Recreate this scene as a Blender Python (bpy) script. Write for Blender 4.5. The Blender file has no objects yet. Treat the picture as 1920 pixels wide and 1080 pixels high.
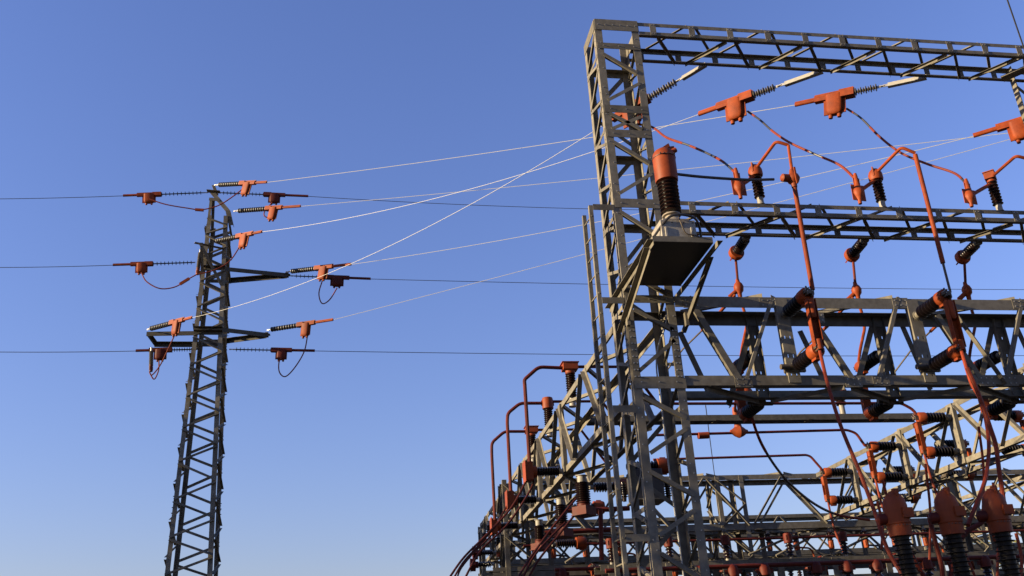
import bpy, math, random
from mathutils import Vector as V, Matrix
random.seed(7)
SC = bpy.context.scene
COL = SC.collection
# ------------------------------------------------------------------ camera
F = 1767.13
yaw, pit, rol = math.radians(9.9103), math.radians(23.6528), math.radians(-3.2654)
fw = V((math.sin(yaw)*math.cos(pit), math.cos(yaw)*math.cos(pit), math.sin(pit)))
r0 = V((math.cos(yaw), -math.sin(yaw), 0)); u0 = r0.cross(fw)
rt = math.cos(rol)*r0 + math.sin(rol)*u0
up = -math.sin(rol)*r0 + math.cos(rol)*u0
CAM = V((0, 0, 1.6))
cd = bpy.data.cameras.new('camera'); cam = bpy.data.objects.new('camera', cd); COL.objects.link(cam)
cam.matrix_world = Matrix(((rt.x, up.x, -fw.x, CAM.x), (rt.y, up.y, -fw.y, CAM.y), (rt.z, up.z, -fw.z, CAM.z), (0, 0, 0, 1)))
cd.sensor_width = 36; cd.lens = F/1920*36; cd.clip_end = 3000; cd.clip_start = 0.1
SC.camera = cam
# ------------------------------------------------------------------ sky, sun, exposure
SUN_EL = math.radians(14)
SDIR = V((-0.99, -0.095, 0)).normalized()*math.cos(SUN_EL) + V((0, 0, math.sin(SUN_EL)))   # towards the sun
w = bpy.data.worlds.new('World'); SC.world = w; w.use_nodes = True
nt = w.node_tree; bg = nt.nodes['Background']
sky = nt.nodes.new('ShaderNodeTexSky'); sky.sky_type = 'NISHITA'; sky.sun_disc = False
sky.sun_elevation = SUN_EL; sky.sun_rotation = math.atan2(SDIR.x, SDIR.y)
sky.air_density = 1.6; sky.dust_density = 0.5; sky.ozone_density = 3.0; sky.altitude = 0
tint = nt.nodes.new('ShaderNodeVectorMath'); tint.operation = 'MULTIPLY'; tint.inputs[1].default_value = (0.92, 0.91, 1.52)   # the camera's cool white balance
nt.links.new(sky.outputs[0], tint.inputs[0]); nt.links.new(tint.outputs[0], bg.inputs[0]); bg.inputs[1].default_value = 0.058
sd = bpy.data.lights.new('sun', 'SUN'); sd.energy = 5.0; sd.angle = math.radians(0.5); sd.color = (1.0, 0.79, 0.49)
so = bpy.data.objects.new('sun', sd); COL.objects.link(so); so.rotation_euler = SDIR.to_track_quat('Z', 'Y').to_euler()
SC.view_settings.view_transform = 'Standard'; SC.view_settings.look = 'None'
SC.view_settings.exposure = 1.5; SC.view_settings.gamma = 1

# ------------------------------------------------------------------ helpers
def ray(px, py): return rt*((px-960)/F) - up*((py-540)/F) + fw
def at(px, py, X=None, Y=None, Z=None):
    """the point of the ray through a photo pixel that lies on a plane of the yard"""
    d = ray(px, py)
    if X is not None: t = (X-CAM.x)/d.x
    elif Y is not None: t = (Y-CAM.y)/d.y
    else: t = (Z-CAM.z)/d.z
    return CAM + d*t
def vat(px, py, A, B):
    """the same on the vertical plane through A and B"""
    n = V((B.y-A.y, -(B.x-A.x), 0)); d = ray(px, py)
    return CAM + d*((A-CAM).dot(n)/d.dot(n))
ex, ey, ez = V((1, 0, 0)), V((0, 1, 0)), V((0, 0, 1))

def mat(name, col, rough=0.5, metal=0.0, nscale=0, namt=0.0, bump=0.0, col2=None, spec=None, dirt=None):
    m = bpy.data.materials.new(name); m.use_nodes = True; t = m.node_tree; b = t.nodes['Principled BSDF']
    b.inputs['Base Color'].default_value = (*col, 1); b.inputs['Roughness'].default_value = rough; b.inputs['Metallic'].default_value = metal
    if spec is not None: b.inputs['Specular IOR Level'].default_value = spec
    if nscale:
        tc = t.nodes.new('ShaderNodeTexCoord'); n = t.nodes.new('ShaderNodeTexNoise'); n.inputs['Scale'].default_value = nscale
        n.inputs['Detail'].default_value = 7; n.inputs['Roughness'].default_value = 0.62
        t.links.new(tc.outputs['Object'], n.inputs['Vector'])
        cr = t.nodes.new('ShaderNodeValToRGB'); c2 = col2 or tuple(c*(1-namt) for c in col); c1 = tuple(min(1, c*(1+namt*0.5)) for c in col)
        cr.color_ramp.elements[0].position = .33; cr.color_ramp.elements[1].position = .68
        cr.color_ramp.elements[0].color = (*c2, 1); cr.color_ramp.elements[1].color = (*c1, 1)
        t.links.new(n.outputs['Fac'], cr.inputs['Fac']); out = cr.outputs['Color']
        if dirt:
            n2 = t.nodes.new('ShaderNodeTexNoise'); n2.inputs['Scale'].default_value = nscale*0.23; n2.inputs['Detail'].default_value = 5
            t.links.new(tc.outputs['Object'], n2.inputs['Vector'])
            r2 = t.nodes.new('ShaderNodeValToRGB'); r2.color_ramp.elements[0].position = .52; r2.color_ramp.elements[1].position = .72
            r2.color_ramp.elements[0].color = (0, 0, 0, 1); r2.color_ramp.elements[1].color = (.7, .7, .7, 1)
            t.links.new(n2.outputs['Fac'], r2.inputs['Fac'])
            mx = t.nodes.new('ShaderNodeMixRGB'); mx.inputs['Color2'].default_value = (*dirt, 1)
            t.links.new(r2.outputs['Color'], mx.inputs['Fac']); t.links.new(out, mx.inputs['Color1']); out = mx.outputs['Color']
        oi = t.nodes.new('ShaderNodeObjectInfo'); m2 = t.nodes.new('ShaderNodeMapRange'); m2.inputs['To Min'].default_value = VAR[0]; m2.inputs['To Max'].default_value = VAR[1]
        t.links.new(oi.outputs['Random'], m2.inputs['Value'])
        vm = t.nodes.new('ShaderNodeVectorMath'); vm.operation = 'SCALE'; t.links.new(out, vm.inputs[0]); t.links.new(m2.outputs[0], vm.inputs['Scale']); out = vm.outputs[0]
        t.links.new(out, b.inputs['Base Color'])
        mr = t.nodes.new('ShaderNodeMapRange'); mr.inputs['To Min'].default_value = max(0.05, rough-.12); mr.inputs['To Max'].default_value = min(1, rough+.15)
        t.links.new(n.outputs['Fac'], mr.inputs['Value']); t.links.new(mr.outputs[0], b.inputs['Roughness'])
        if bump:
            bp = t.nodes.new('ShaderNodeBump'); bp.inputs['Strength'].default_value = bump; bp.inputs['Distance'].default_value = 0.01
            t.links.new(n.outputs['Fac'], bp.inputs['Height']); t.links.new(bp.outputs[0], b.inputs['Normal'])
    return m
M = {}
VAR = (.66, .98)   # each member weathers a little differently
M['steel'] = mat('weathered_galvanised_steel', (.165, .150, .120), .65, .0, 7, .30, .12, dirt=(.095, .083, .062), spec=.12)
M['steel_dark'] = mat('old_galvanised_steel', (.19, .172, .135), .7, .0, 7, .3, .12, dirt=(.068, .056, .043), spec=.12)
M['zinc'] = mat('bright_zinc', (.32, .31, .29), .38, .5, 20, .2)
M['alu'] = mat('aluminium_wire', (.30, .30, .285), .5, 0)
M['wire'] = mat('oxidised_wire', (.05, .05, .052), .6, .2)
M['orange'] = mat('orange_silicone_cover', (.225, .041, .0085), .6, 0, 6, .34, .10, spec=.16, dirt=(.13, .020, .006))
M['orange_hard'] = mat('orange_moulded_hood', (.24, .045, .0095), .55, 0, 5, .28, .05, spec=.2, dirt=(.15, .023, .007))
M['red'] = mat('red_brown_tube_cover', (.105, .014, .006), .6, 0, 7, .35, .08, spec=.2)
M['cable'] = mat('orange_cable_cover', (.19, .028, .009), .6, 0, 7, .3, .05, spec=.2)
M['black'] = mat('black_cable_sheath', (.02, .018, .018), .5)
M['porcelain'] = mat('brown_glazed_porcelain', (.016, .007, .006), .24, 0, 4, .3, 0)
M['polymer'] = mat('dark_grey_polymer', (.032, .03, .03), .5)
M['greyins'] = mat('dusty_grey_polymer', (.13, .115, .095), .6, 0, 15, .3)
M['cast'] = mat('cast_base_pale_paint', (.26, .24, .20), .55, 0, 10, .3, .2, dirt=(.16, .12, .08))
M['galv_clean'] = mat('clean_galvanised', (.30, .285, .25), .5, 0, 14, .2, .1)
M['rust'] = mat('brown_hardware', (.085, .065, .045), .55, .3, 20, .4, .2)
M['porcelain_dark'] = mat('black_brown_glazed_porcelain', (.007, .004, .004), .3, 0, 4, .3, spec=.35)
M['shed_black'] = mat('black_shed', (.010, .008, .008), .5, 0, 4, .3, spec=.15)
M['red_shade'] = mat('shaded_red_cable_cover', (.060, .010, .006), .6, 0, 7, .35, .08, spec=.2)  # red cover with the lower left shade put into its colour

class MB:
    def __init__(s): s.v = []; s.f = []; s.sm = []; s.mi = []; s.mats = []
    def m(s, key):
        if key not in s.mats: s.mats.append(key)
        return s.mats.index(key)
    def add(s, vs, fs, key, smooth=False):
        o = len(s.v); s.v += [tuple(q) for q in vs]; k = s.m(key)
        for f in fs: s.f.append(tuple(i+o for i in f)); s.sm.append(smooth); s.mi.append(k)
    def box(s, c, a, b, d, key='steel'):
        """box by centre and three half-vectors"""
        c = V(c); vs = [c+a*i+b*j+d*k for i in (-1, 1) for j in (-1, 1) for k in (-1, 1)]
        fs = [(0, 1, 3, 2), (4, 6, 7, 5), (0, 4, 5, 1), (2, 3, 7, 6), (0, 2, 6, 4), (1, 5, 7, 3)]
        if a.cross(b).dot(d) < 0: fs = [f[::-1] for f in fs]
        s.add(vs, fs, key)
    def bb(s, lo, hi, key='steel'):
        lo, hi = V(lo), V(hi); h = (hi-lo)/2; s.box((lo+hi)/2, ex*h.x, ey*h.y, ez*h.z, key)
    def flat(s, p0, p1, n, w, t, key='steel'):
        """flat bar from p0 to p1 lying in the plane with normal n"""
        p0, p1, n = V(p0), V(p1), V(n).normalized(); d = p1-p0; L = d.length; d.normalize(); q = n.cross(d).normalized()
        s.box((p0+p1)/2, d*(L/2), q*(w/2), n*(t/2), key)
    def angle(s, p0, p1, a, b, w, t=.008, key='steel', w2=None):
        """L section: corner line p0-p1, flanges along a and b"""
        p0, p1 = V(p0), V(p1); a, b = V(a), V(b); w2 = w2 or w
        pr = [(0, 0), (w, 0), (w, t), (t, t), (t, w2), (0, w2)]
        vs = [p+a*x+b*y for p in (p0, p1) for x, y in pr]
        fs = [(0, 1, 7, 6), (1, 2, 8, 7), (2, 3, 9, 8), (3, 4, 10, 9), (4, 5, 11, 10), (5, 0, 6, 11), (0, 5, 4, 3), (0, 3, 2, 1), (6, 7, 8, 9), (6, 9, 10, 11)]
        if a.cross(b).dot(p1-p0) < 0: fs = [f[::-1] for f in fs]
        s.add(vs, fs, key)
    def brace(s, p0, p1, n, w=.07, t=.007, key='steel', flip=1, inward=False):
        """angle brace lying against the face with outward normal n; the second flange points outward with n"""
        p0, p1, n = V(p0), V(p1), V(n).normalized(); d = (p1-p0).normalized(); q = n.cross(d).normalized()*flip
        s.angle(p0-q*(w/2), p1-q*(w/2), q, -n if inward else n, w, t, key)
    def tube(s, pts, r, key, n=8, cap=True, smooth=True, rs=None):
        pts = [V(p) for p in pts]; N = len(pts); T = []
        for i in range(N):
            T.append((pts[min(i+1, N-1)]-pts[max(i-1, 0)]).normalized())
        a = T[0].orthogonal().normalized(); vs = []
        for i in range(N):
            a = (a-T[i]*a.dot(T[i])).normalized(); b = T[i].cross(a); rr = rs[i] if rs else r
            for k in range(n):
                g = 2*math.pi*k/n; vs.append(pts[i]+(a*math.cos(g)+b*math.sin(g))*rr)
        fs = [(i*n+k, i*n+(k+1) % n, (i+1)*n+(k+1) % n, (i+1)*n+k) for i in range(N-1) for k in range(n)]
        s.add(vs, fs, key, smooth)
        if cap:
            o = len(s.v)-N*n; k_ = s.m(key)
            s.f.append(tuple(o+k for k in range(n))[::-1]); s.sm.append(False); s.mi.append(k_)
            s.f.append(tuple(o+(N-1)*n+k for k in range(n))); s.sm.append(False); s.mi.append(k_)
    def lathe(s, prof, key, n=16, o=V((0, 0, 0)), d=ez, smooth=True):
        """profile of (distance along d, radius)"""
        d = V(d).normalized(); a = d.orthogonal().normalized(); b = d.cross(a); vs = []
        for z, r in prof:
            for k in range(n):
                g = 2*math.pi*k/n; vs.append(V(o)+d*z+(a*math.cos(g)+b*math.sin(g))*max(r, 1e-4))
        fs = [(i*n+k, i*n+(k+1) % n, (i+1)*n+(k+1) % n, (i+1)*n+k) for i in range(len(prof)-1) for k in range(n)]
        s.add(vs, fs, key, smooth)
        o_ = len(s.v)-len(prof)*n; k_ = s.m(key)
        if prof[0][1] > .001: s.f.append(tuple(o_+k for k in range(n))[::-1]); s.sm.append(False); s.mi.append(k_)
        if prof[-1][1] > .001: s.f.append(tuple(o_+(len(prof)-1)*n+k for k in range(n))); s.sm.append(False); s.mi.append(k_)
    def bolt(s, p, n, r=.011, h=.012, key='zinc'):
        s.lathe([(0, r), (h, r)], key, 6, V(p), V(n), False)
    def build(s, name, parent=None, origin=None):
        """ONE mesh object; origin moves the object's origin there"""
        me = bpy.data.meshes.new(name)
        o = V(origin) if origin is not None else V((0, 0, 0))
        me.from_pydata([(x-o.x, y-o.y, z-o.z) for x, y, z in s.v], [], s.f)
        for k in s.mats: me.materials.append(M[k])
        me.polygons.foreach_set('use_smooth', s.sm); me.polygons.foreach_set('material_index', s.mi)
        me.validate(); me.update()
        if any(s.sm): me.set_sharp_from_angle(angle=math.radians(42))
        ob = bpy.data.objects.new(name, me); COL.objects.link(ob); ob.location = o
        if parent: attach(ob, parent)
        return ob
def root_inv(p):
    m = p.matrix_basis.copy(); q = p.parent
    while q: m = q.matrix_basis @ m; q = q.parent
    return m.inverted()
def attach(ob, parent):
    """parent ob, keeping the place it was built in (world coordinates)"""
    mw = ob.matrix_basis.copy(); ob.parent = parent; ob.matrix_basis = root_inv(parent) @ mw
def tag(o, label, cat=None, group=None, kind=None):
    if label: o['label'] = label
    if cat: o['category'] = cat
    if group: o['group'] = group
    if kind: o['kind'] = kind
    return o
def thing(name, label, cat, loc=(0, 0, 0), group=None, kind=None):
    o = bpy.data.objects.new(name, None); COL.objects.link(o); o.location = loc; o.empty_display_size = .2
    return tag(o, label, cat, group, kind)
def frame(p, z, x=None):
    """matrix with local Z along z at p"""
    z = V(z).normalized(); x = V(x) if x is not None else z.orthogonal(); x = (x-z*x.dot(z)).normalized(); y = z.cross(x)
    return Matrix(((x.x, y.x, z.x, p[0]), (x.y, y.y, z.y, p[1]), (x.z, y.z, z.z, p[2]), (0, 0, 0, 1)))
def copy_tree(o, parent=None):
    c = o.copy(); COL.objects.link(c)
    if parent is not None: c.parent = parent
    for ch in list(o.children): copy_tree(ch, c)
    return c
def spline(pts, n=8):
    pts = [V(p) for p in pts]; out = []
    for i in range(len(pts)-1):
        p0 = pts[i-1] if i else pts[0]*2-pts[1]; p1, p2 = pts[i], pts[i+1]; p3 = pts[i+2] if i+2 < len(pts) else p2*2-p1
        for k in range(n):
            t = k/n; out.append(.5*((2*p1)+(p2-p0)*t+(2*p0-5*p1+4*p2-p3)*t*t+(3*p1-p0-3*p2+p3)*t**3))
    return out+[pts[-1]]
def bend(pts, r=.12, n=5):
    """polyline with rounded corners"""
    pts = [V(p) for p in pts]; out = [pts[0]]
    for i in range(1, len(pts)-1):
        a, b, c = pts[i-1], pts[i], pts[i+1]; d1 = (a-b); d2 = (c-b); q = min(r, d1.length*.45, d2.length*.45); d1.normalize(); d2.normalize()
        for k in range(n+1):
            t = k/n; out.append((b+d1*q)*(1-t)**2+b*2*t*(1-t)+(b+d2*q)*t*t)
    return out+[pts[-1]]

# ================================================================== ground
g = MB(); S = 1500
M['gravel'] = mat('yard_gravel', (.10, .088, .072), .95, 0, 3, .35, .6)
M['soil'] = mat('dry_grassland', (.05, .045, .025), .98, 0, .4, .4, .5)
g.add([(-S, -S, 0), (S, -S, 0), (S, S, 0), (-S, S, 0)], [(0, 1, 2, 3)], 'soil'); tag(g.build('ground'), None, kind='structure')
g = MB(); g.bb((-2, 5, 0), (60, 62, .06), 'gravel'); tag(g.build('gravel_yard'), None, kind='structure')

# ================================================================== front gantry
CX0, CX1, CY0, CY1 = 4.64, 5.57, 15.0, 15.9
TOP = 14.34
def zy(px, py, Y=15.0): return at(px, py, Y=Y)

front = thing('steel_gantry', 'tall galvanised lattice gantry of one square column carrying three long horizontal beams', 'gantry', ((CX0+CX1)/2, (CY0+CY1)/2, 0))
def column(x0, x1, y0, y1, z1, parent, fronts=None, rears=None, lefts=None, w=.15, key='steel', bolts=True, z0=0., bw=.07):
    b = MB()
    for x, sx in ((x0, 1), (x1, -1)):
        for y, sy in ((y0, 1), (y1, -1)):
            b.angle((x, y, z0), (x, y, z1), ex*sx, ey*sy, w, .012, key)
            b.bb((x-.22 if sx > 0 else x-.05, y-.22 if sy > 0 else y-.05, z0), (x+.05 if sx > 0 else x+.22, y+.05 if sy > 0 else y+.22, z0+.1), 'cast') if z0 == 0 else None
    if bolts:
        z = 2.6; k = 0
        while z < z1-.2:
            b.bolt((x0+.05+.045*(k % 2), y0, z), -ey); b.bolt((x1-.05-.045*(k % 2), y0, z+.13), -ey); b.bolt((x0, y0+.06, z+.07), -ex, .012)
            z += .47 if k % 3 else .16; k += 1
    col = b.build('column', parent)
    return col
col = column(CX0, CX1, CY0, CY1, TOP, front)
def batten(parent, p0, p1, n, w, t=.008, key='steel', bolts=3, name='batten'):
    b = MB(); p0, p1 = V(p0), V(p1); b.flat(p0, p1, n, w, t, key)
    for k in range(bolts): b.bolt(p0.lerp(p1, (k+.4)/(bolts-.2))+V(n)*t*.5, n, .012)
    return b.build(name, parent)
def br(parent, p0, p1, n, w=.075, flip=1, key='steel', off=.004, name='brace', inward=False):
    b = MB(); n = V(n); b.brace(V(p0)+n*(off+(.008 if inward else 0)), V(p1)+n*(off+(.008 if inward else 0)), n, w, .007, key, flip, inward)
    d = (V(p1)-V(p0)).normalized()
    return b.build(name, parent)
# splice plates on the legs
b = MB()
for x in (CX0+.014, CX1-.144):
    b.bb((x, CY0-.012, 6.55), (x+.13, CY0-.001, 7.55), 'steel')
    for k in range(8):
        for q in (.035, .095): b.bolt((x+q, CY0-.012, 6.62+k*.122), -ey, .014, .02)
    b.build('splice_plate', col); b = MB()
b.bb((CX0-.012, CY0+.014, 6.55), (CX0-.001, CY0+.14, 7.55)); 
for k in range(8): b.bolt((CX0-.012, CY0+.08, 6.62+k*.122), -ex, .017, .02)
b.build('splice_plate', col)
xa, xb = CX0+.04, CX1-.04
# front face
for y, wz in ((87, .14), (205, .17), (251, .17), (381.5, .19), (561, .15), (716.5, .20)):
    z = at(1150+ (y-40)*.11, y, Y=CY0).z
    batten(col, (CX0+.02, CY0-.008, z), (CX1-.02, CY0-.008, z), -ey, wz, .010)
batten(col, (CX0+.01, CY0-.009, TOP-.13), (CX1-.01, CY0-.009, TOP-.13), -ey, .27, .012, bolts=6, name='head_plate')
for (a, c, d, e) in ((1131, 101, 1195, 137), (1199, 157, 1140, 188), (1142, 212, 1204, 243), (1202, 219, 1147, 242), (1150, 266, 1219, 306), (1222, 326, 1161, 363), (1165, 398, 1228, 437),
                     (1239, 462, 1178, 502), (1178, 512, 1247, 548), (1188, 580, 1263, 619), (1265, 638, 1198, 696), (1208, 745, 1287, 784), (1288, 803, 1219, 850), (1219, 884, 1302, 928), (1303, 957, 1236, 1004), (1240, 1038, 1320, 1088)):
    P0, P1 = zy(a, c), zy(d, e); br(col, (min(max(P0.x, xa), xb), CY0, P0.z), (min(max(P1.x, xa), xb), CY0, P1.z), -ey, .07, key='steel', inward=True)
# rear face (seen from inside)
for (a, c) in ((1160, 138), (1150, 298), (1180, 426), (1230, 590)):
    z = at(a, c, Y=CY1).z; b = MB(); b.angle((CX0+.02, CY1+.001, z), (CX1-.02, CY1+.001, z), -ez, -ey, .13, .008); b.build('batten', col)
zr = [13.75, 12.6, 11.75, 10.6, 9.9, 8.7, 7.9, 6.9, 6.2, 5.2, 4.4, 3.4, 2.4, 1.2]
for i in range(len(zr)-1):
    a, c = (xa, xb) if i % 2 else (xb, xa)
    br(col, (a, CY1+.004, zr[i]-.05), (c, CY1+.004, zr[i+1]+.1), ey, .08)
# left and right faces
for X, n in ((CX0, -ex), (CX1, ex)):
    zs = [14.05, 13.15, 12.3, 11.3, 10.4, 9.5, 8.6, 7.7, 6.8, 5.9, 5.0, 4.1, 3.2, 2.0]
    b = MB(); b.flat((X+n.x*.006, CY0+.01, TOP-.13), (X+n.x*.006, CY1-.01, TOP-.13), n, .24, .010); b.build('head_plate', col)
    for i in range(len(zs)-1):
        y0, y1 = CY0+.05, CY1-.05
        br(col, (X, y0, zs[i]-.03), (X, y1, zs[i]-.5), n, .06, inward=True)
        if i % 2 == 0: batten(col, (X+n.x*.005, y0-.03, zs[i]-.62), (X+n.x*.005, y1+.03, zs[i]-.62), n, .08, .008, bolts=0)
        br(col, (X, y1, zs[i]-.55), (X, y0, zs[i+1]+.06), n, .06, inward=True, flip=-1)

def box_beam(name, x0, x1, y0, y1, zt, h, parent, nodes0, step, key='steel', flange=.085, posts=()):
    """shallow box beam: two ladder faces of two angles with battens, zigzag laces top and bottom"""
    b = MB()
    for y, s in ((y0, 1), (y1, -1)):
        b.angle((x0, y, zt), (x1, y, zt), -ez, ey*s, flange, .008, key)
        b.angle((x0, y, zt-h), (x1, y, zt-h), ez, ey*s, flange, .009, key)
    bm = b.build(name, parent)
    k = 0; x = nodes0
    while x-step*k > x0+.2: k += 1
    x = nodes0-step*(k-1)
    i = 0
    while x < x1-.1:
        for y, s in ((y0, -1), (y1, 1)):
            p = MB(); p.bb((x-.065, y-.009 if s < 0 else y+.001, zt-h+.012), (x+.065, y-.001 if s < 0 else y+.009, zt-.012), key)
            if s < 0:
                for q in (-.03, .03): p.bolt((x+q, y-.009, zt-.05), -ey, .011, .01); p.bolt((x+q, y-.009, zt-h+.05), -ey, .011, .01)
            p.build('batten', bm)
        f = (i % 2 == 0)
        if x+step < x1:
            xs, xe = (x+.1, x+step-.1)
            ya, yb = (y0+.04, y1-.04) if f else (y1-.04, y0+.04)
            br(bm, (xs, ya, zt-h), (xe, yb, zt-h), -ez, .06, key=key, off=.002, name='lacing_bar')
            br(bm, (xs, yb, zt+.001), (xe, ya, zt+.001), ez, .06, key=key, flip=-1, off=.002, name='lacing_bar')
        x += step; i += 1
    return bm
nx = at(1299, 72, Y=CY0).x
tb = box_beam('top_beam', CX1+.01, 15.6, CY0-.001, CY1+.001, TOP-.02, .31, front, nx, .84)
nx2 = at(1455, 385, Y=CY0).x
mb_ = box_beam('middle_beam', CX1+.01, 15.6, CY0-.001, CY1+.001, 10.12, .26, front, nx2, .85)
# big lower girder of the front frame
gd = MB()
GZ1, GZ0 = 8.15, 6.60
for y, s in ((CY0-.002, 1), (CY1+.002, -1)):
    gd.angle((CX1+.01, y, GZ1), (15.6, y, GZ1), -ez, ey*s, .21, .012)
    gd.angle((CX1+.01, y, GZ0-.14), (15.6, y, GZ0-.14), ez, ey*s, .18, .012)
lg = gd.build('lower_girder', front)
b = MB()
for zc, y, n in ((GZ1-.1, CY0, -ey),):
    b.flat((CX0+.02, y-.009, 6.5), (CX1+.02, y-.009, 6.5), -ey, .19, .012)
b.build('batten', lg)
def fb(a, c, d, e, Y, w=.09, flip=1, key='steel'):
    P0, P1 = at(a, c, Y=Y), at(d, e, Y=Y); n = -ey if Y < 15.5 else ey
    br(lg, P0, P1, n, w, flip, key, off=.006, inward=(n.y < 0))
fb(1290, 557, 1392, 722, CY0, .12); fb(1447, 562, 1397, 720, CY0, .06)
fb(1524, 598, 1606, 722, CY0, .10); fb(1684, 558, 1647, 718, CY0, .07)
fb(1757, 590, 1846, 720, CY0, .10); fb(1917, 563, 1888, 718, CY0, .07)
for dx in (1, 2):
    P = [at(1290, 557, Y=CY0), at(1392, 722, Y=CY0), at(1447, 562, Y=CY0)]
    off = V((5.1+2.55*dx-2.55, 0, 0)); br(lg, P[0]+off, P[1]+off, -ey, .1, off=.006)
for (a, c, d, e) in ((1275, 622, 1329, 735), (1411, 605, 1366, 760), (1500, 620, 1556, 735), (1637, 606, 1604, 735), (1692, 610, 1745, 730), (1862, 606, 1836, 735), (1905, 610, 1960, 730)):
    fb(a, c, d, e, CY1, .11)
for k, (a, c) in enumerate(((1394, 716), (1440, 568), (1600, 716), (1652, 714), (1688, 568), (1850, 714), (1893, 714), (1912, 570), (1296, 568), (1530, 596))):
    P0 = at(a, c, Y=CY0); b = MB(); b.bb((P0.x-.16, CY0-.010, P0.z-.10), (P0.x+.16, CY0-.0035, P0.z+.10))
    for q in range(6): b.bolt((P0.x-.11+.11*(q % 3), CY0-.010, P0.z-.05+.1*(q//3)), -ey, .012, .012)
    b.build('gusset_plate', lg)
# top plane and bottom plane lacing
for k, (a, b_) in enumerate(((6.0, 7.3), (8.55, 7.5), (8.7, 9.9), (11.1, 10.05), (11.2, 12.45), (13.7, 12.6))):
    br(lg, (a, CY1-.03, GZ1), (b_, CY0+.05, GZ1), ez, .08, off=.004, name='lacing_bar')
    br(lg, (a, CY0+.03, GZ0-.14), (b_, CY1-.05, GZ0-.14), -ez, .08, off=.004, name='lacing_bar')
# wide slotted posts that carry the disconnector insulators
def slotted_post(parent, x, y, z0, z1, w, n, lean=0., axis=ex, key='steel', side=.09):
    """channel post facing n, real slots punched in its web"""
    b = MB(); n = V(n); t = .006
    L = z1-z0; rows = [z0+.14+i*.36 for i in range(int((L-.2)/.36)+1)]
    c = V((x, y, 0))
    def strip(a0, a1, zz0, zz1):
        cc = c+axis*((a0+a1)/2)+ez*((zz0+zz1)/2); b.box(cc, axis*((a1-a0)/2), n*t, ez*((zz1-zz0)/2), key)
    prev = z0; hw, hh = .011, .028
    for zr_ in rows:
        strip(-w/2, w/2, prev, zr_-hh)
        xs = [-w/2, -w*.22-hw, -w*.22+hw, w*.22-hw, w*.22+hw, w/2]
        for i in (0, 2, 4): strip(xs[i], xs[i+1], zr_-hh, zr_+hh)
        prev = zr_+hh
    strip(-w/2, w/2, prev, z1)
    for s in (-1, 1):
        b.box(c+axis*(s*(w/2-.004))-n*(side/2+t+.0005)+ez*((z0+z1)/2), axis*.004, n*(side/2), ez*(L/2), key)
    return b.build('slotted_post', parent)
PX = (7.66, 10.28, 12.87)
for x in PX:
    slotted_post(lg, x-.05, CY0-.016, GZ0-.1, GZ1-.03, .23, -ey)
    slotted_post(lg, x-.28, CY1+.018, GZ0-.1, GZ1-.03, .22, ey)
# second column of the front gantry, at the right end of the beams
column(14.64, 15.45, CY0, CY1, TOP, front, bolts=False)
c2 = front.children[-1]
for i in range(11):
    z = 14-.9*i
    for Y, n in ((CY0, -ey), (CY1, ey)): br(c2, (14.68, Y, z), (15.41, Y, z-.8), n, .07)
    if i > 1: br(c2, (14.64, CY0+.05, z), (14.64, CY1-.05, z-.8), -ex, .07)
b = MB(); b.flat((14.35, CY1-.12, 13.98), (14.9, CY0+.1, 14.0), ez, .25, .03); b.build('gusset', c2)

# ------------------------------------------------------------------ ladder
lad = thing('ladder', 'narrow steel ladder with short rungs fixed to the left of the square column', 'ladder', (4.13, 15.0, 0))
LX0, LX1 = 4.13, 4.22
b = MB()
b.angle((LX0, 15.40, .1), (LX0, 15.40, 9.98), ex, ey, .07, .008)
ra = b.build('rail', lad)
b = MB(); b.angle((LX1-.06, 15.0, .1), (LX1-.06, 15.0, 9.98), ex, ey, .075, .008)
z = .4; 
while z < 9.8: b.lathe([(0, .022), (.02, .022)], 'steel', 8, V((LX1-.02, 14.999, z)), -ey); z += .39
b.build('rail', lad)
z = .4
while z < 9.8:
    q = MB(); q.tube([(LX0+.03, 15.40, z), (LX1-.03, 15.01, z)], .014, 'steel', 6); q.build('rung', lad); z += .39
for z in (9.94, 8.05, 6.05, 3.9):
    q = MB(); q.bb((LX1+.016, 14.99, z-.06), (CX0-.002, 15.0, z+.06)); q.build('bracket', lad)

# ------------------------------------------------------------------ platform
PZ = 8.33
pf = thing('equipment_platform', 'square sheet steel platform on slanted channel struts jutting from the column', 'platform', (5.2, 14.1, PZ))
b = MB(); b.bb((4.70, 13.22, PZ+.004), (5.69, 14.96, PZ+.024), 'black'); b.build('deck', pf)
M['deck'] = mat('dark_painted_deck', (.06, .055, .05), .8, 0, 8, .3)
b.mats = ['deck']
b = MB()
b.bb((4.69, 13.19, PZ), (5.70, 13.215, PZ+.10), 'steel'); b.bb((4.675, 13.19, PZ), (4.698, 14.96, PZ+.10)); b.bb((5.692, 13.215, PZ), (5.712, 14.96, PZ+.10))
b.build('rim', pf)
for x, sx in ((4.655, -1), (5.735, 1)):
    b = MB(); b.angle((x, 13.1, PZ-.005), (x, 16.0, PZ-.005), -ez, V((sx, 0, 0)), .10, .009); b.build('side_beam', pf)
    b = MB(); p0, p1 = V((x+sx*.012, 13.3 if sx < 0 else 13.6, PZ-.06)), V((x+sx*.012, 15.35, 7.58)); d = (p1-p0).normalized(); q = V((sx, 0, 0)).cross(d).normalized()
    if q.z > 0: q = -q
    b.angle(p0, p1, q, V((sx, 0, 0)), .10, .009); b.build('strut', pf)
    b = MB(); b.bb((x-.03, 14.9, 7.55), (x+.03, 14.985, 7.8)); b.build('foot_plate', pf)

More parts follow.
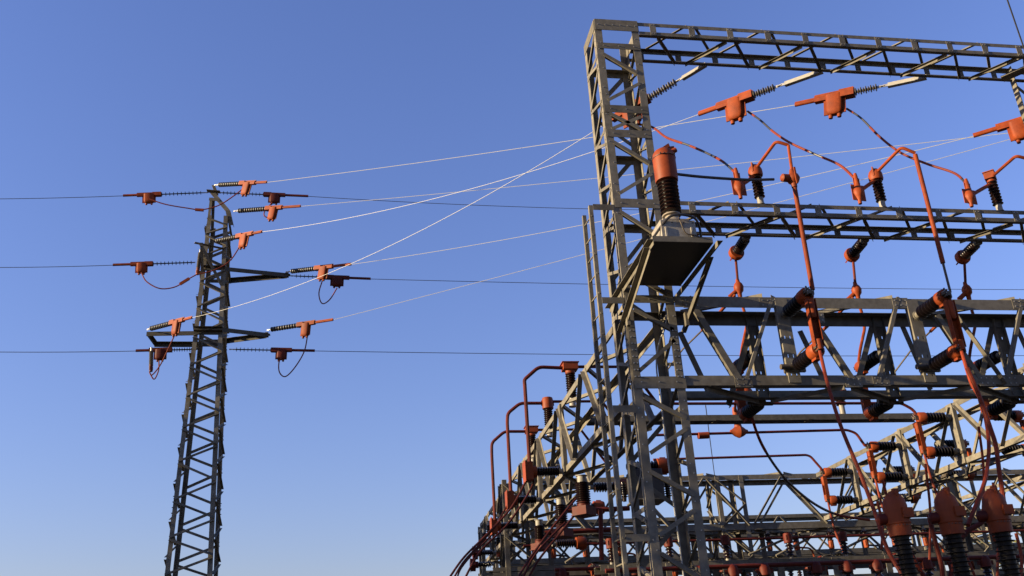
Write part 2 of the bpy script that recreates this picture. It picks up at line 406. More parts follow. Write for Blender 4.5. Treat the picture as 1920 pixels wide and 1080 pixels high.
# ------------------------------------------------------------------ insulator shapes (built along local Z)
def sheds(b, z0, z1, rc, rs, n, key, alt=1.0, seg=18, thin=False):
    L = (z1-z0)/n; pr = [(z0, rc)]
    for i in range(n):
        zz = z0+i*L; R = rs*(alt if i % 2 else 1)
        if thin: pr += [(zz+L*.40, rc), (zz+L*.46, R), (zz+L*.54, R), (zz+L*.62, rc)]
        else: pr += [(zz+L*.12, rc), (zz+L*.30, R*.97), (zz+L*.42, R), (zz+L*.55, R*.93), (zz+L*.95, rc*1.03)]
    pr += [(z1, rc)]
    b.lathe(pr, key, seg)

def post_insulator(label, p, d, L, rc=.062, rs=.105, n=10, cap='dome', xdir=None, group=None, capr=.135, key='porcelain', base=.10, name='post_insulator', caplen=.2, capkey='orange_hard', bkey='cast', seg=18):
    p = V(p); r_ = thing(name, label, 'insulator', (0, 0, 0), group); r_.matrix_basis = frame(p, d, xdir)
    b = MB(); b.lathe([(0, rc*1.15), (.012, rc*1.15), (.02, rc*.92), (base, rc*.92), (base+.01, rc*.9)], bkey, 16)
    o = b.build('base_fitting'); o.parent = r_
    b = MB(); sheds(b, base, L, rc, rs, n, key, seg=seg); o = b.build('shed_body'); o.parent = r_
    if cap:
        b = MB(); c = capr; h = caplen
        if cap == 'dome':
            b.lathe([(L-.07, rs*.7), (L-.07, c*.93), (L-.04, c), (L+h*.35, c*.97), (L+h*.65, c*.8), (L+h*.88, c*.5), (L+h, c*.12), (L+h, 0)], capkey, seg)
            b.box(V((0, 0, L+h*.45)), V((c*1.05, 0, 0)), V((0, .012, 0)), V((0, 0, h*.5)), capkey)
        elif cap == 'cyl':
            b.lathe([(L-.06, c*.7), (L-.06, c), (L+h*.8, c), (L+h, c*.9), (L+h, 0)], capkey, seg)
            b.box(V((0, 0, L+h*.4)), V((c*1.15, 0, 0)), V((0, .015, 0)), V((0, 0, h*.3)), capkey)
        elif cap == 'box':
            b.lathe([(L-.05, c*.5), (L-.05, c*.8), (L+h*.3, c*.8), (L+h*.3, 0)], capkey, seg)
            b.box(V((0, 0, L+h*.55)), V((c*1.2, 0, 0)), V((0, c, 0)), V((0, 0, h*.35)), capkey)
            b.box(V((0, 0, L+h*.93)), V((c*1.4, 0, 0)), V((0, c*1.1, 0)), V((0, 0, .008)), capkey)
        for k in range(4): b.bolt(V((c*(.9-.6*k*.3), .014, L+h*.5)), V((0, 1, 0)), .01, .01, 'rust') if cap == 'dome' else None
        o = b.build('cap_cover'); o.parent = r_
    return r_
def rod(name, label, cat, pts, r, key='cable', group=None, n=8, key2=None, patch=()):
    """one run of cable or tube; patch: spans (a, b) of its length whose cover is missing"""
    pts = [V(p) for p in pts]; o = pts[0].copy(); b = MB()
    if not patch: b.tube(pts, r, key, n)
    else:
        N = len(pts); segs = []; cur = 0; isb = lambda i: any(a <= i/(N-1) < c for a, c in patch)
        i = 0
        while i < N-1:
            j = i
            while j < N-1 and isb(j) == isb(i): j += 1
            b.tube(pts[i:j+1], r*(.9 if isb(i) else 1), key2 if isb(i) else key, n, cap=True); i = j
    ob = b.build(name, None, o)
    return tag(ob, label, cat, group)

PN = ('nearest the column', 'middle one', 'rightmost one')
# posts standing on the middle beam
caps = []
for i, (bx, by) in enumerate(((1428, 374), (1658, 385), (1878, 391))):
    p = at(bx, by, Y=15.0); p.z = 10.12
    cp = ('dome', 'dome', 'box')[i]
    post_insulator('brown post insulator with orange %s on the middle beam, %s' % (('hood', 'hood', 'square cap')[i], PN[i]), p+V((0, .06, 0)), ez, .70, rc=.068, rs=.105, n=8, cap=cp, group='post insulators on top of the middle beam', base=.15, capr=(.14, .14, .10)[i], caplen=.2)
    caps.append(p+V((0, .06, .78)))
# droppers: cap -> forward-up elbow -> down rod to the disconnector
elb = [((1455, 265), (1478, 272), (1487, 335), (1525, 552)), ((1690, 276), (1716, 287), (1716, 290), (1782, 548)), ((1905, 292), (1935, 300), (1940, 340), (2010, 560))]
for i, (e1, e2, j, en) in enumerate(elb):
    x = caps[i].x; P1 = at(*e1, Y=14.12); P2 = at(*e2, Y=14.09); P3 = at(*j, Y=14.06); P4 = at(*en, Y=13.99)
    rod('elbow_tube', 'bent orange tube rising from the hooded post insulator %s' % PN[i], 'tube', bend([caps[i], P1, P2], .08), .032, 'orange', 'bent tubes above the post insulators')
    if i == 0:
        rod('dropper_tube', 'short orange tube from the elbow down to the round joint left of centre', 'tube', [P2, P2.lerp(P3, .5), P3], .03, 'orange')
        jt = thing('joint_cover', 'round orange joint cover where the dark horizontal cable meets the dropper', 'joint cover', P3)
        b = MB(); d = (P4-P3).normalized(); b.lathe([(-.19, .045), (-.11, .055), (-.07, .10), (.0, .125), (.07, .10), (.11, .055), (.19, .05)], 'orange_hard', 16, P3, d); b.build('shell', jt)
        b = MB(); b.lathe([(.05, .075), (.22, .075), (.24, .05), (.25, .03)], 'orange_hard', 14, P3, V((-1, -.1, 0))); b.build('side_sleeve', jt)
        b = MB(); b.bb(P3-V((.02, .14, .17)), P3+V((.012, -.115, .17)), 'orange_hard'); b.build('flange', jt)
        P3 = P3+d*.2
    L = P3.lerp(P4, .96 if i == 0 else .80)
    dn = thing('dropper_tube', 'long straight orange dropper tube running down to the disconnector %s' % PN[i], 'tube', P3, 'long droppers in front of the middle beam')
    b = MB(); b.tube([P3, L], .042, 'orange', 10); b.build('cover', dn)
    b = MB(); b.tube([L, P4], .022, 'rust', 8); b.build('bare_end', dn)

# disconnectors on the front girder
def disconnector(label, x, y0, zu, zl, d, side, group, L=.78, sc=1., parts=True, key='orange', reach=.32):
    """two horizontal ribbed insulators with orange collars and the covered blade between them"""
    t = thing('disconnector_switch', label, 'switch', (x, y0, (zu+zl)/2), group); d = V(d)
    ends = []
    for zz, drop in ((zu, 0), (zl, 0)):
        o = V((x, y0, zz)) if abs(d.y) > .5 else V((x, y0, zz))
        b = MB(); b.lathe([(0, .09*sc), (.015, .09*sc), (.02, .065*sc), (.16*sc, .06*sc)], 'steel_dark', 14, o, d)
        pr = []; n = 7; z0, z1 = .14*sc, L*sc
        for i in range(n):
            zz0 = z0+(z1-z0)*i/n; l = (z1-z0)/n; pr += [(zz0, .070*sc), (zz0+l*.25, .124*sc), (zz0+l*.42, .126*sc), (zz0+l*.62, .070*sc)]
        b.lathe(pr, 'porcelain_dark', 18, o, d); ins = b.build('insulator', t)
        b = MB(); b.lathe([(L*sc-.03, .08*sc), (L*sc-.03, .135*sc), (L*sc+.13*sc, .135*sc), (L*sc+.16*sc, .11*sc), (L*sc+.16*sc, .05*sc)], key+'_hard' if key == 'orange' else key, 18, o, d); 
        b.box(o+d*(L*sc+.04)-ez*.13*sc, d*.08*sc, d.cross(ez)*.05*sc, ez*.035*sc, 'orange'); b.build('collar', ins)
        ends.append(o+d*(L*sc+.2*sc))
    for e, sg in ((ends[0], 1), (ends[1], -1)):
        b = MB(); s_ = d.cross(ez)
        b.tube([e-d*.08*sc, e+d*.06*sc], .035*sc, 'rust', 8)
        for k in range(5):
            q = e+s_*((-.05+.03*k)*side*sc)+ez*(.03*(k % 3)-.02)*sc; b.box(q, s_*.012*sc, d*(.045+.012*(k % 2))*sc, ez*(.05-.008*k)*sc, 'rust')
            b.lathe([(-.06*sc, .010), (.06*sc, .010)], 'zinc', 6, q+ez*.04*sc, d)
        b.tube([e+ez*.03, e+ez*.13*sc+s_*.03*side], .016*sc, 'rust', 6)
        b.build('terminal_clamp', t)
    # blade cover: trough open on one side
    a, c = ends[0]-ez*.12*sc, ends[1]+ez*.02; b = MB(); s_ = d.cross(ez); ax = (c-a).normalized(); L2 = (c-a).length; wv = .075*sc
    mid = (a+c)/2
    b.box(mid-s_*wv, ax*(L2/2), s_*.006, d*.055*sc, 'orange'); b.box(mid+s_*wv, ax*(L2/2), s_*.006, d*.055*sc, 'orange')
    b.box(mid-d*.052*sc, ax*(L2/2), s_*wv, d*.006, 'orange')
    b.lathe([(0, .0), (.012, .05*sc), (.05, .068*sc), (L2*.36, .06*sc), (L2*.40, .045*sc), (L2*.41, 0)], 'orange', 12, a+d*.01, ax)
    b.lathe([(L2-.14*sc, 0), (L2-.13*sc, .06*sc), (L2+.05*sc, .06*sc), (L2+.08*sc, 0)], 'orange', 12, a+d*.02, ax)
    for k in range(8): b.bolt(mid+s_*wv+ax*(L2*(-.42+.12*k))+d*.03, s_, .008, .006, 'rust')
    b.build('blade_cover', t)
    b = MB(); b.box(V((x, y0, zl-.02))-d*.02-ez*.03, d*.03, d.cross(ez)*.2*sc, ez*.03, 'rust'); b.lathe([(-.12, .05), (.12, .05)], 'rust', 10, V((x, y0, zl))+d.cross(ez)*.16*side+d*.03, d.cross(ez)); b.build('hinge', t)
    return t, ends
dends = []
for i, x in enumerate(PX):
    t, e = disconnector('two-insulator disconnector with orange blade cover on the front lower girder, %s' % PN[i], x-.02, CY0-.03, 7.80, 6.78, -ey, 1, 'disconnectors on the front face of the lower girder')
    dends.append(e)

# lower cables hanging from the disconnectors
cab = [
 ((1545, 668), (1552, 720), (1577, 800), (1612, 885), (1640, 960), (1664, 1030), (1700, 1090)),
 ((1800, 668), (1820, 715), (1836, 745), (1848, 785), (1854, 830), (1852, 870), (1845, 907), (1815, 985)),
]
for i, c in enumerate(cab):
    pts = [dends[i][1]]+[at(a, b_, Y=13.7-.25*k) for k, (a, b_) in enumerate(c[1:])]
    rod('cable', 'orange covered cable falling from the lower clamp of the disconnector %s' % PN[i], 'cable', spline(pts), .030, 'cable', 'cables falling from the disconnectors')
pts = [at(a, b_, Y=12.8) for a, b_ in ((1814, 690), (1836, 742), (1856, 800), (1867, 835), (1873, 880), (1879, 920), (1890, 1000), (1905, 1095))]
rod('cable', 'thick orange cable curving down in front of the right breaker hood', 'cable', spline(pts), .034, 'cable')

# rear-pointing insulators below the middle beam, with droppers and branch joints
hang = [((1400, 441), (1379, 480), (1385, 540)), ((1622, 446), (1599, 483), (1606, 545)), ((1835, 453), (1808, 484), (1813, 545))]
for i, (hb, bl, jn) in enumerate(hang):
    p = at(*hb, Y=CY1+.02); p.z = 9.88
    post_insulator('dark insulator with round cap slung behind the middle beam, %s' % PN[i], p, V((0, 1, -.12)), .62, rc=.075, rs=.11, n=8, cap='dome', group='insulators slung behind the middle beam', capr=.16, caplen=.12, bkey='steel_dark')
    e = at(*bl, X=p.x); J = at(*jn, Y=e.y+.15)
    rod('dropper_tube', 'thin tube between the slung round cap and the branch joint below it, %s' % PN[i], 'tube', [e, J+ez*.12], .028, 'red', 'short droppers behind the middle beam')
    jt = thing('branch_joint', 'orange Y shaped cable joint hanging above the lower girder, %s' % PN[i], 'joint cover', J, 'Y joints above the lower girder')
    b = MB(); b.lathe([(-.2, .035), (-.13, .045), (-.09, .08), (-.02, .105), (.07, .09), (.12, .05), (.22, .042)], 'orange_hard', 14, J, -ez); b.build('shell', jt)
    b = MB(); b.lathe([(0, .05), (.2, .048), (.26, .05), (.26, .035)], 'orange_hard', 12, J-ez*.02, V((-.75, .2, -.6))); b.build('side_sleeve', jt)
    o = [(0, 0), (221, 5), (428, 2)][i]
    d1 = [at(a+o[0], b_+o[1], Y=J.y+.25*k) for k, (a, b_) in enumerate(((1378, 553), (1337, 600), (1316, 620)))]
    rod('branch_tube', 'orange covered tube slanting down left from the Y joint %s' % PN[i], 'tube', d1, .034, 'orange', 'slanting tubes below the Y joints')
    d2 = [at(a+o[0], b_+o[1], Y=J.y+.9+.4*k) for k, (a, b_) in enumerate(((1316, 620), (1280, 655), (1250, 695)))]
    rod('branch_rod', 'thin bare rod continuing the slanting tube under the girder, %s' % PN[i], 'rod', [d1[-1]]+d2[1:], .018, 'rust', 'bare rods behind the lower girder')
    d3 = [at(a+o[0], b_+o[1], Y=Y) for (a, b_, Y) in ((1388, 560, J.y), (1398, 592, J.y+.05), (1400, 612, J.y), (1392, 650, J.y-.1), (1389, 672, J.y-.15), (1394, 695, J.y-.2))]
    rod('bent_tube', 'bent orange tube going down behind the lower girder from the Y joint %s' % PN[i], 'tube', bend(d3, .05), .032, 'orange', 'bent tubes behind the lower girder')
# rear disconnectors behind the lower girder (point away)
for i, x in enumerate(PX):
    disconnector('dark disconnector on the back of the lower girder, %s' % PN[i], x-.3, CY1+.04, 7.4, 6.45, ey, -1, 'disconnectors behind the lower girder', L=.72)

# ------------------------------------------------------------------ arrester on the platform
AY = 13.45
ar = thing('surge_arrester', 'big orange capped black ribbed arrester on a pale cast box on the platform', 'arrester', (5.2, AY, PZ+.1))
ax = at(1264, 440, Y=AY).x; az = lambda px, py: at(px, py, Y=AY).z
zb0, zb1, zs0, zs1, zo1 = PZ+.03, az(1262, 418), az(1262, 402), az(1248, 338), az(1242, 280)
b = MB(); b.bb((ax-.30, AY-.24, zb0), (ax+.30, AY+.26, zb1-.07), 'cast'); b.bb((ax-.24, AY-.2, zb1-.07), (ax+.22, AY+.22, zb1-.02), 'cast')
b.lathe([(zb1-.04, .20), (zb1+.02, .165), (zb1+.05, .12), (zs0-.05, .115), (zs0-.045, .16), (zs0-.02, .16), (zs0-.015, .12), (zs0+.02, .11)], 'cast', 20, V((ax, AY, 0)))
for sx in (-.22, .22): b.bb((ax+sx-.02, AY-.26, zb0+.05), (ax+sx+.02, AY-.238, zb0+.25), 'cast')
for sx in (-.26, -.1, .1, .26): b.bolt((ax+sx, AY-.24, zb1-.12), -ey, .014, .015, 'rust')
ob = b.build('cast_base', ar)
mod = ob.modifiers.new('b', 'BEVEL'); mod.width = .02; mod.segments = 2; mod.limit_method = 'ANGLE'; mod.angle_limit = math.radians(60)
b = MB(); sheds(b, 0, zs1-zs0+.03, .125, .180, 10, 'porcelain', seg=28)
o = b.build('shed_body'); o.location = (ax, AY, zs0); attach(o, ar)
H = zo1-zs1
b = MB(); b.lathe([(-.03, .14), (-.03, .19), (0, .195), (H*.66, .197), (H*.67, .204), (H*.70, .204), (H*.71, .196), (H*.82, .185), (H*.91, .15), (H*.98, .09), (H, .04), (H, 0)], 'orange_hard', 32)
b.box(V((.09, 0, H*.93)), V((.12, 0, .02)), V((0, .02, 0)), V((0, 0, .09)), 'orange_hard')
b.box(V((.05, 0, H+.03)), V((.07, 0, .05)), V((0, .035, 0)), V((-.01, 0, .03)), 'orange_hard')
b.lathe([(0, .05), (.12, .045)], 'orange_hard', 12, V((.13, 0, H*.9)), V((1, -.2, .5)))
for k in range(5): b.bolt(V((-.12+.06*k, -.165-.02*math.cos((k-2)*.5), H*.685)), -ey, .012, .03, 'rust')
b.lathe([(H*.67, .2055), (H*.685, .2055)], 'black', 32)
o = b.build('orange_cap'); o.location = (ax, AY, zs1); attach(o, ar)
lead = [V((ax-.42, AY-.1, PZ+.1)), V((ax-.38, AY-.15, PZ+.18)), V((ax-.12, AY-.30, zb1-.03)), V((ax+.25, AY-.28, zb1-.03)), V((ax+.42, AY-.1, zb1-.12)), V((ax+.46, AY, PZ+.1))]
rod('earth_strap', 'dark earthing strap wrapped around the cast base of the arrester', 'strap', spline(lead), .022, 'black')
b = MB(); b.tube(spline([V((ax+.02, AY-.25, zb1-.03)), V((ax+.03, AY-.30, zb1-.15)), V((ax+.10, AY-.27, PZ+.16)), V((ax+.24, AY-.28, PZ+.12)), V((ax+.33, AY-.26, PZ+.10))]), .012, 'rust', 6); b.build('earth_lead', ar)
JP = at(1470, 337, Y=14.06)
rod('dark_cable', 'black horizontal cable from the capped arrester to the round orange joint', 'cable', spline([at(1264, 326, Y=13.6), at(1320, 332, Y=13.75), at(1400, 337, Y=13.9), JP-V((.2, 0, 0))]), .026, 'black')
# white conduit hanging inside the column
pts = [at(1240, 540, Y=14.99), at(1250, 575, Y=15.1), at(1248, 610, Y=15.2), at(1234, 650, Y=15.3), at(1231, 690, Y=15.3), at(1240, 760, Y=15.3), at(1252, 860, Y=15.3), at(1264, 950, Y=15.3), at(1283, 1090, Y=15.3), ]
bt = pts[-1].copy(); bt.z = .1
rod('white_conduit', 'thin white cable hanging down through the inside of the square column', 'cable', spline(pts+[bt]), .015, 'alu')

# ------------------------------------------------------------------ pylon
PY0, PY1 = 32.0, 33.1
py = thing('lattice_pylon', 'slender tapering lattice power pylon with short crossarms on the left of the photo', 'pylon', (-5.2, 32.5, 0))
def pleg(px, pyx, Y): return at(px, pyx, Y=Y)
# leg lines measured low and high on the body
FL = (at(311, 1080, Y=PY0), at(381, 480, Y=PY0)); FR = (at(399, 1080, Y=PY0), at(424, 480, Y=PY0))
def legline(seg, z):
    a, b_ = seg; t = (z-a.z)/(b_.z-a.z); return a.x+(b_.x-a.x)*t
PZT = 18.6
def lx(side, z): return legline(FL if side < 0 else FR, z)
def dep(z): return 1.05+(1.45-1.05)*max(0, (17-z))/12
def cor(sx, sy, z):
    x = lx(sx, z); c = PY0+.5; return V((x, c-dep(z)/2 if sy < 0 else c+dep(z)/2, z))
for sx in (-1, 1):
    for sy in (-1, 1):
        b = MB(); a0, a1 = cor(sx, sy, 0), cor(sx, sy, PZT if not (sx > 0 and sy > 0) else 18.2)
        b.angle(a0, a1, ex*(-sx), ey*(-sy), .145, .012, 'steel_dark')
        for zc in (7.6, 12.9):
            for k in range(8):
                c = cor(sx, sy, zc+k*.09); b.lathe([(-.05, .016), (.05, .016)], 'steel_dark', 6, c-ex*sx*(.02 if k % 2 else .08), ex)
        b.build('leg', py)
zz = [5.0]
zs = [-.2, 1.6, 3.2, 4.55, 5.75, 6.9, 8.1, 9.35, 10.5, 11.6, 12.7, 13.8, 14.9, 15.9, 16.9, 17.8, 18.5]
for i in range(len(zs)-1):
    z0, z1 = zs[i], zs[i+1]; h = (z1-z0)
    if z0 < 0: z0 = .1
    for k, (ca, cb, n) in enumerate((((-1, -1), (1, -1), -ey), ((-1, 1), (1, 1), ey), ((-1, -1), (-1, 1), -ex), ((1, -1), (1, 1), ex))):
        A = cor(ca[0], ca[1], z0+.03); B = cor(cb[0], cb[1], z0+h*.46); C = cor(ca[0], ca[1], z0+h*.97)
        if k in (1, 2): A, B, C = cor(cb[0], cb[1], z0+.03), cor(ca[0], ca[1], z0+h*.46), cor(cb[0], cb[1], z0+h*.97)
        br(py, A, B, n, .078, key='steel_dark'); br(py, B+ez*.07, C, n, .078, flip=-1, key='steel_dark')
def member(parent, p0, p1, w=.1, a=None, b_=None, key='steel_dark', name='crossarm_bar'):
    m = MB(); p0, p1 = V(p0), V(p1); d = (p1-p0).normalized(); a = V(a) if a is not None else -ez; a = (a-d*a.dot(d)).normalized(); c = V(b_) if b_ is not None else d.cross(a); m.angle(p0, p1, a, c.normalized(), w, .010, key)
    return m
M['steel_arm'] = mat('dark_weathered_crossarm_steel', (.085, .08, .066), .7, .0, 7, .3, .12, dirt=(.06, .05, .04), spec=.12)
def arm(label, tip, z, sx, rear=None, h=.0, key='steel_arm'):
    m = MB(); t = V(tip)
    a, c = cor(sx, -1, z), cor(sx, 1, z)
    m.angle(a-ex*sx*.02-ey*.02, t, -ez, ey, .16, .012, key); m.angle(c+ey*.02, t+(V(rear)-t if rear else ey*.12), -ez, -ey, .16, .012, key)
    f = cor(-sx, -1, z); m.angle(f-ey*.014-ex*0, a-ey*.014, -ez, -ey, .14, .008, key)
    f = cor(-sx, 1, z); m.angle(f+ey*.014, c+ey*.014, -ez, ey, .14, .008, key)
    if rear: m.angle(t, V(rear), -ez, ex*(-sx), .12, .01, key)
    else:
        m.flat(t-ex*sx*.15+ey*.06-ez*.05, t+ex*sx*.12+ey*.06-ez*.05, -ez, .2, .012, key); m.bb(t-V((.06, .02, .12)), t+V((.06, .16, .02)), key)
        k = a.lerp(t, .65); m.flat(k, c.lerp(t+ey*.12, .65), ez, .07, .01, key)
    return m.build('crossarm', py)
TR = at(538, 512, Y=PY0+.4); LR = at(500, 624, Y=PY0+.4); LL = at(275, 622, Y=PY0); LLr = at(291, 646, Y=PY1+.1); TL_ = at(378, 455, Y=PY0-.6)
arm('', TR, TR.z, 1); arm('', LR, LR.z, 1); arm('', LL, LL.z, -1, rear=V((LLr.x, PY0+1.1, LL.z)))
# strut from front of body up to the left upper arm bracket
zt = TL_.z
m = MB(); m.angle(TL_, cor(1, -1, zt-1.5), -ex, ey, .12, .01, 'steel_dark'); m.angle(TL_+V((-.05, 0, 0)), cor(-1, -1, zt-1.0), ex, ey, .1, .01, 'steel_dark')
m.flat(TL_+V((-.25, .05, .02)), TL_+V((.7, .5, .02)), ez, .14, .014, 'steel_dark'); m.flat(TL_+V((0, 0, -.12)), cor(-1, 1, zt-.1), ez, .1, .012, 'steel_dark'); m.build('crossarm', py)
# peak
pk = at(398, 350, Y=PY0+.2)
m = MB(); c1 = cor(-1, -1, 18.3); c2_ = cor(1, -1, 17.9)
kn = at(432, 395, Y=PY0)
m.angle(c1, at(393, 375, Y=PY0+.2), ex, ey, .1, .01, 'steel_dark')
m.angle(at(404, 362, Y=PY0+.2), kn, -ex, ey, .20, .014, 'steel_dark'); m.angle(kn, at(438, 422, Y=PY0), -ex, ey, .18, .014, 'steel_dark')
m.angle(cor(-1, 1, 18.3), at(398, 372, Y=PY0+.6), ex, -ey, .1, .01, 'steel_dark')
m.flat(at(392, 373, Y=PY0+.1), at(412, 375, Y=PY0+.1), ey, .12, .012, 'steel_dark'); m.flat(at(388, 358, Y=PY0+.2), at(413, 360, Y=PY0+.2), ez, .22, .02, 'steel_dark')
m.angle(at(404, 366, Y=PY0+.2), at(397, 347, Y=PY0+.2), ex, ey, .12, .01, 'steel_dark')
m.build('peak_bracket', py)

# ------------------------------------------------------------------ strain strings: clamp cover hangs on the conductor
def strain(label, A, dirv, l_link, l_str, l_boot, l_slv, kind, group, sc=1., key='orange', boxd=.5, link='chain', flipbox=0, cat='insulator string', sleeve_black=False):
    """A = anchor; local X runs along the conductor"""
    d = V(dirv).normalized(); t = thing('strain_insulator', label, cat, A, group)
    z = (ez-d*d.z).normalized(); y = z.cross(d).normalized(); A = V(A); q = 0.
    b = MB()
    if link == 'plate':
        n_ = l_link*.76; b.box(A+d*(l_link*.03+n_/2), d*(n_/2), y*.012, z*.040*sc, 'galv_clean'); b.box(A+d*(l_link*.03+n_/2)-z*.040*sc, d*(n_/2), y*.04*sc, z*.006, 'galv_clean')
        b.tube([A, A+d*l_link*.06], .02, 'zinc', 6); q0 = l_link*.79
    else: q0 = 0
    k = q0; i = 0
    while k < l_link:
        o = A+d*k; b.box(o+d*.035*sc, d*.04*sc, (y if i % 2 else z)*.022*sc, (z if i % 2 else y)*.008*sc, 'zinc'); k += .06*sc; i += 1
    b.build('link_hardware', t); q = l_link
    b = MB()
    a = A+d*q
    if kind == 'fat':    # dark polymer with many close sheds
        n = max(6, int(l_str/(.095*sc))); pr = [(0, .028)]; L = l_str/n
        for i in range(n): pr += [(i*L+L*.1, .04*sc), (i*L+L*.35, .082*sc), (i*L+L*.65, .082*sc), (i*L+L*.9, .04*sc)]
        pr += [(l_str, .028)]; b.lathe(pr, 'polymer', 14, a, d)
    elif kind == 'thin':
        n = max(8, int(l_str/.13)); pr = [(0, .022)]; L = l_str/n
        for i in range(n): pr += [(i*L+L*.42, .022), (i*L+L*.46, .075), (i*L+L*.54, .075), (i*L+L*.58, .022)]
        pr += [(l_str, .022)]; b.lathe(pr, 'polymer', 10, a, d)
    else:                # grey
        n = max(10, int(l_str/.062)); pr = [(0, .03)]; L = l_str/n
        for i in range(n): R = .09 if i % 2 == 0 else .072; pr += [(i*L+L*.3, .034), (i*L+L*.42, R), (i*L+L*.58, R), (i*L+L*.7, .034)]
        pr += [(l_str, .03)]; b.lathe(pr, 'greyins', 16, a, d)
    b.build('shed_string', t); q += l_str
    a = A+d*(q-.05)
    b = MB(); w = .095*sc
    L = l_boot
    b.lathe([(0, .05*sc), (0, w*.62), (L, w*.62), (L, .04*sc)], key, 12, a, d)                       # barrel along the conductor
    b.box(a+d*(L*.5)+z*w*.55, d*(L*.5), y*.012*sc, z*w*.5, key)                                      # upper flange
    b.box(a+d*(L*.18)+z*w*.05, d*(L*.18), y*w*.85, z*w*.75, key); b.box(a+d*(L*.8)+z*w*.05, d*(L*.2), y*w*.55, z*w*.6, key)
    D = boxd*sc; bw = L*.215
    # hanging pocket: rounded box
    vs = []; rings = [(w*.2, 1.0, 1.), (-D*.35, 1., 1.), (-D*.75, .98, .95), (-D*.93, .86, .8), (-D, .6, .55)]; cx = a+d*(L*(.5+flipbox))
    for zz_, sx_, sy_ in rings:
        for k in range(16):
            g = 2*math.pi*k/16; cxk = math.copysign(abs(math.cos(g))**.55, math.cos(g)); sk = math.copysign(abs(math.sin(g))**.55, math.sin(g))
            vs.append(cx+z*zz_+d*(cxk*bw*sx_)+y*(sk*w*1.0*sy_))
    nn = 16; fs = [(i*nn+k, (i+1)*nn+k, (i+1)*nn+(k+1) % nn, i*nn+(k+1) % nn) for i in range(len(rings)-1) for k in range(nn)]
    fs.append(tuple((len(rings)-1)*nn+k for k in range(nn))[::-1]); fs.append(tuple(range(nn)))
    b.add(vs, fs, key, True)
    b.box(cx-z*D*.45, d*(bw*1.28), y*.012*sc, z*D*.5, key)                                           # seam flange round the pocket
    for k in range(5): b.bolt(a+d*(L*(.06+.055*k))+z*w*.85-y*.012, -y, .011*sc, .008, 'rust'); b.bolt(a+d*(L*(.72+.055*k))+z*w*.85-y*.012, -y, .011*sc, .008, 'rust')
    for s_ in (-1, 1): b.lathe([(0, .04*sc), (.06*sc, .035*sc)], key, 10, cx-z*D+d*(bw*.5*s_), -z)
    b.build('clamp_cover', t)
    e = a+d*(L-.02); b = MB(); b.tube([e, e+d*l_slv], .036*sc, key, 10); b.box(e+d*l_slv*.5+z*.04*sc, d*(l_slv*.5), y*.008, z*.02*sc, key); b.build('sleeve', t)
    return t, e+d*l_slv, cx-z*D, d
def wire(label, pts, r, key='alu', group=None, name='conductor', n=5):
    return rod(name, label, 'wire', pts, r, key, group, n)

# tap strings at the pylon (A, photo points: anchor, string start/end, boot end, sleeve end), all on the vertical plane of their wire
G = [V((7.35, 15.85, 13.97)), V((10.05, 15.85, 13.97)), V((12.6, 15.85, 13.97)), V((17.4, 15.85, 13.97)), V((20.0, 15.85, 13.97)), V((22.6, 15.85, 13.97))]
pyl = [(at(276, 618, Y=PY0), 0, ((276, 618), (283, 616), (322, 605), (343, 600), (359, 596)), 'string on the lower left crossarm of the pylon'),
       (at(405, 452, Y=PY0-.4), 1, ((400, 453), (407, 451), (446, 445), (472, 440), (490, 435)), 'in front of the pylon body below the peak'),
       (at(402, 347, Y=PY0+.2), 2, ((402, 347), (411, 346.5), (452, 346), (477, 344), (499, 342)), 'string on the very top of the pylon'),
       (at(536, 510, Y=PY0+.4), 3, ((536, 510), (546, 509), (593, 503), (622, 500), (657, 496)), 'string at the tip of the middle right crossarm'),
       (at(438, 396, Y=PY0), 4, ((438, 396), (447, 394), (501, 391), (527, 389), (562, 387)), 'on the bent right member of the peak'),
       (at(501, 619, Y=PY0+.4), 5, ((501, 619), (508, 618), (560, 612), (588, 607), (623, 600)), 'string at the tip of the lower right crossarm')]
pend = {}
for A, gi, pp, lab in pyl:
    B = G[gi]; Q = [vat(a, c, A, B) for a, c in pp]; Q[0] = A; d = (Q[4]-Q[0])
    L = [(Q[k]-Q[0]).length for k in range(5)]
    t, e, bot, dd = strain('fat dark strain string with orange clamp, ' + lab, A, d, L[1], L[2]-L[1], L[3]-L[2]+.1, L[4]-L[3], 'fat', 'strain strings from the pylon towards the gantry', sc=1.08, boxd=.42)
    pend[gi] = (e, bot)
# gantry strings, points measured on the same planes
gan = {0: ((1325, 119), (1268, 156), (1214, 190), (1152, 222), (1144, 232)), 1: ((1545, 131), (1452, 161), (1408, 178), (1348, 201), (1312, 212)), 2: ((1740, 143), (1645, 160), (1598, 173), (1532, 188), (1493, 195)),
       3: None}
gend = {}
for gi in (0, 1, 2):
    pp = gan[gi]; e, _ = pend[gi]; A = G[gi].copy(); Q = [vat(a, c, A, e) for a, c in pp]; A = Q[0]; d = Q[3]-Q[0]
    L = [(q-A).length for q in Q]
    nm = ('seen through the column', 'middle one', 'rightmost whole one')[gi]
    t, e2, bot, dd = strain('grey strain insulator with orange clamp cover under the top beam, ' + nm, A, d, L[1], L[2]-L[1], L[3]-L[2]+.1, L[4]-L[3], 'grey', 'strain strings under the top beam', sc=1.35 if gi else 1.2, boxd=.36, link='plate')
    gend[gi] = (e2, bot, dd)
e, _ = pend[3]; A = G[3]; Q = [vat(a, c, A, e) for a, c in ((1960, 214), (1882, 241), (1836, 252))]
dd = (Q[0]-Q[2]).normalized()*-1
t, e2, bot, dd = strain('orange clamp cover on a strain insulator cut by the right edge of the photo', Q[0]-dd*1.2, dd, .5, .9, (Q[1]-Q[0]).length, (Q[2]-Q[1]).length, 'grey', None, sc=1.3, boxd=.36)
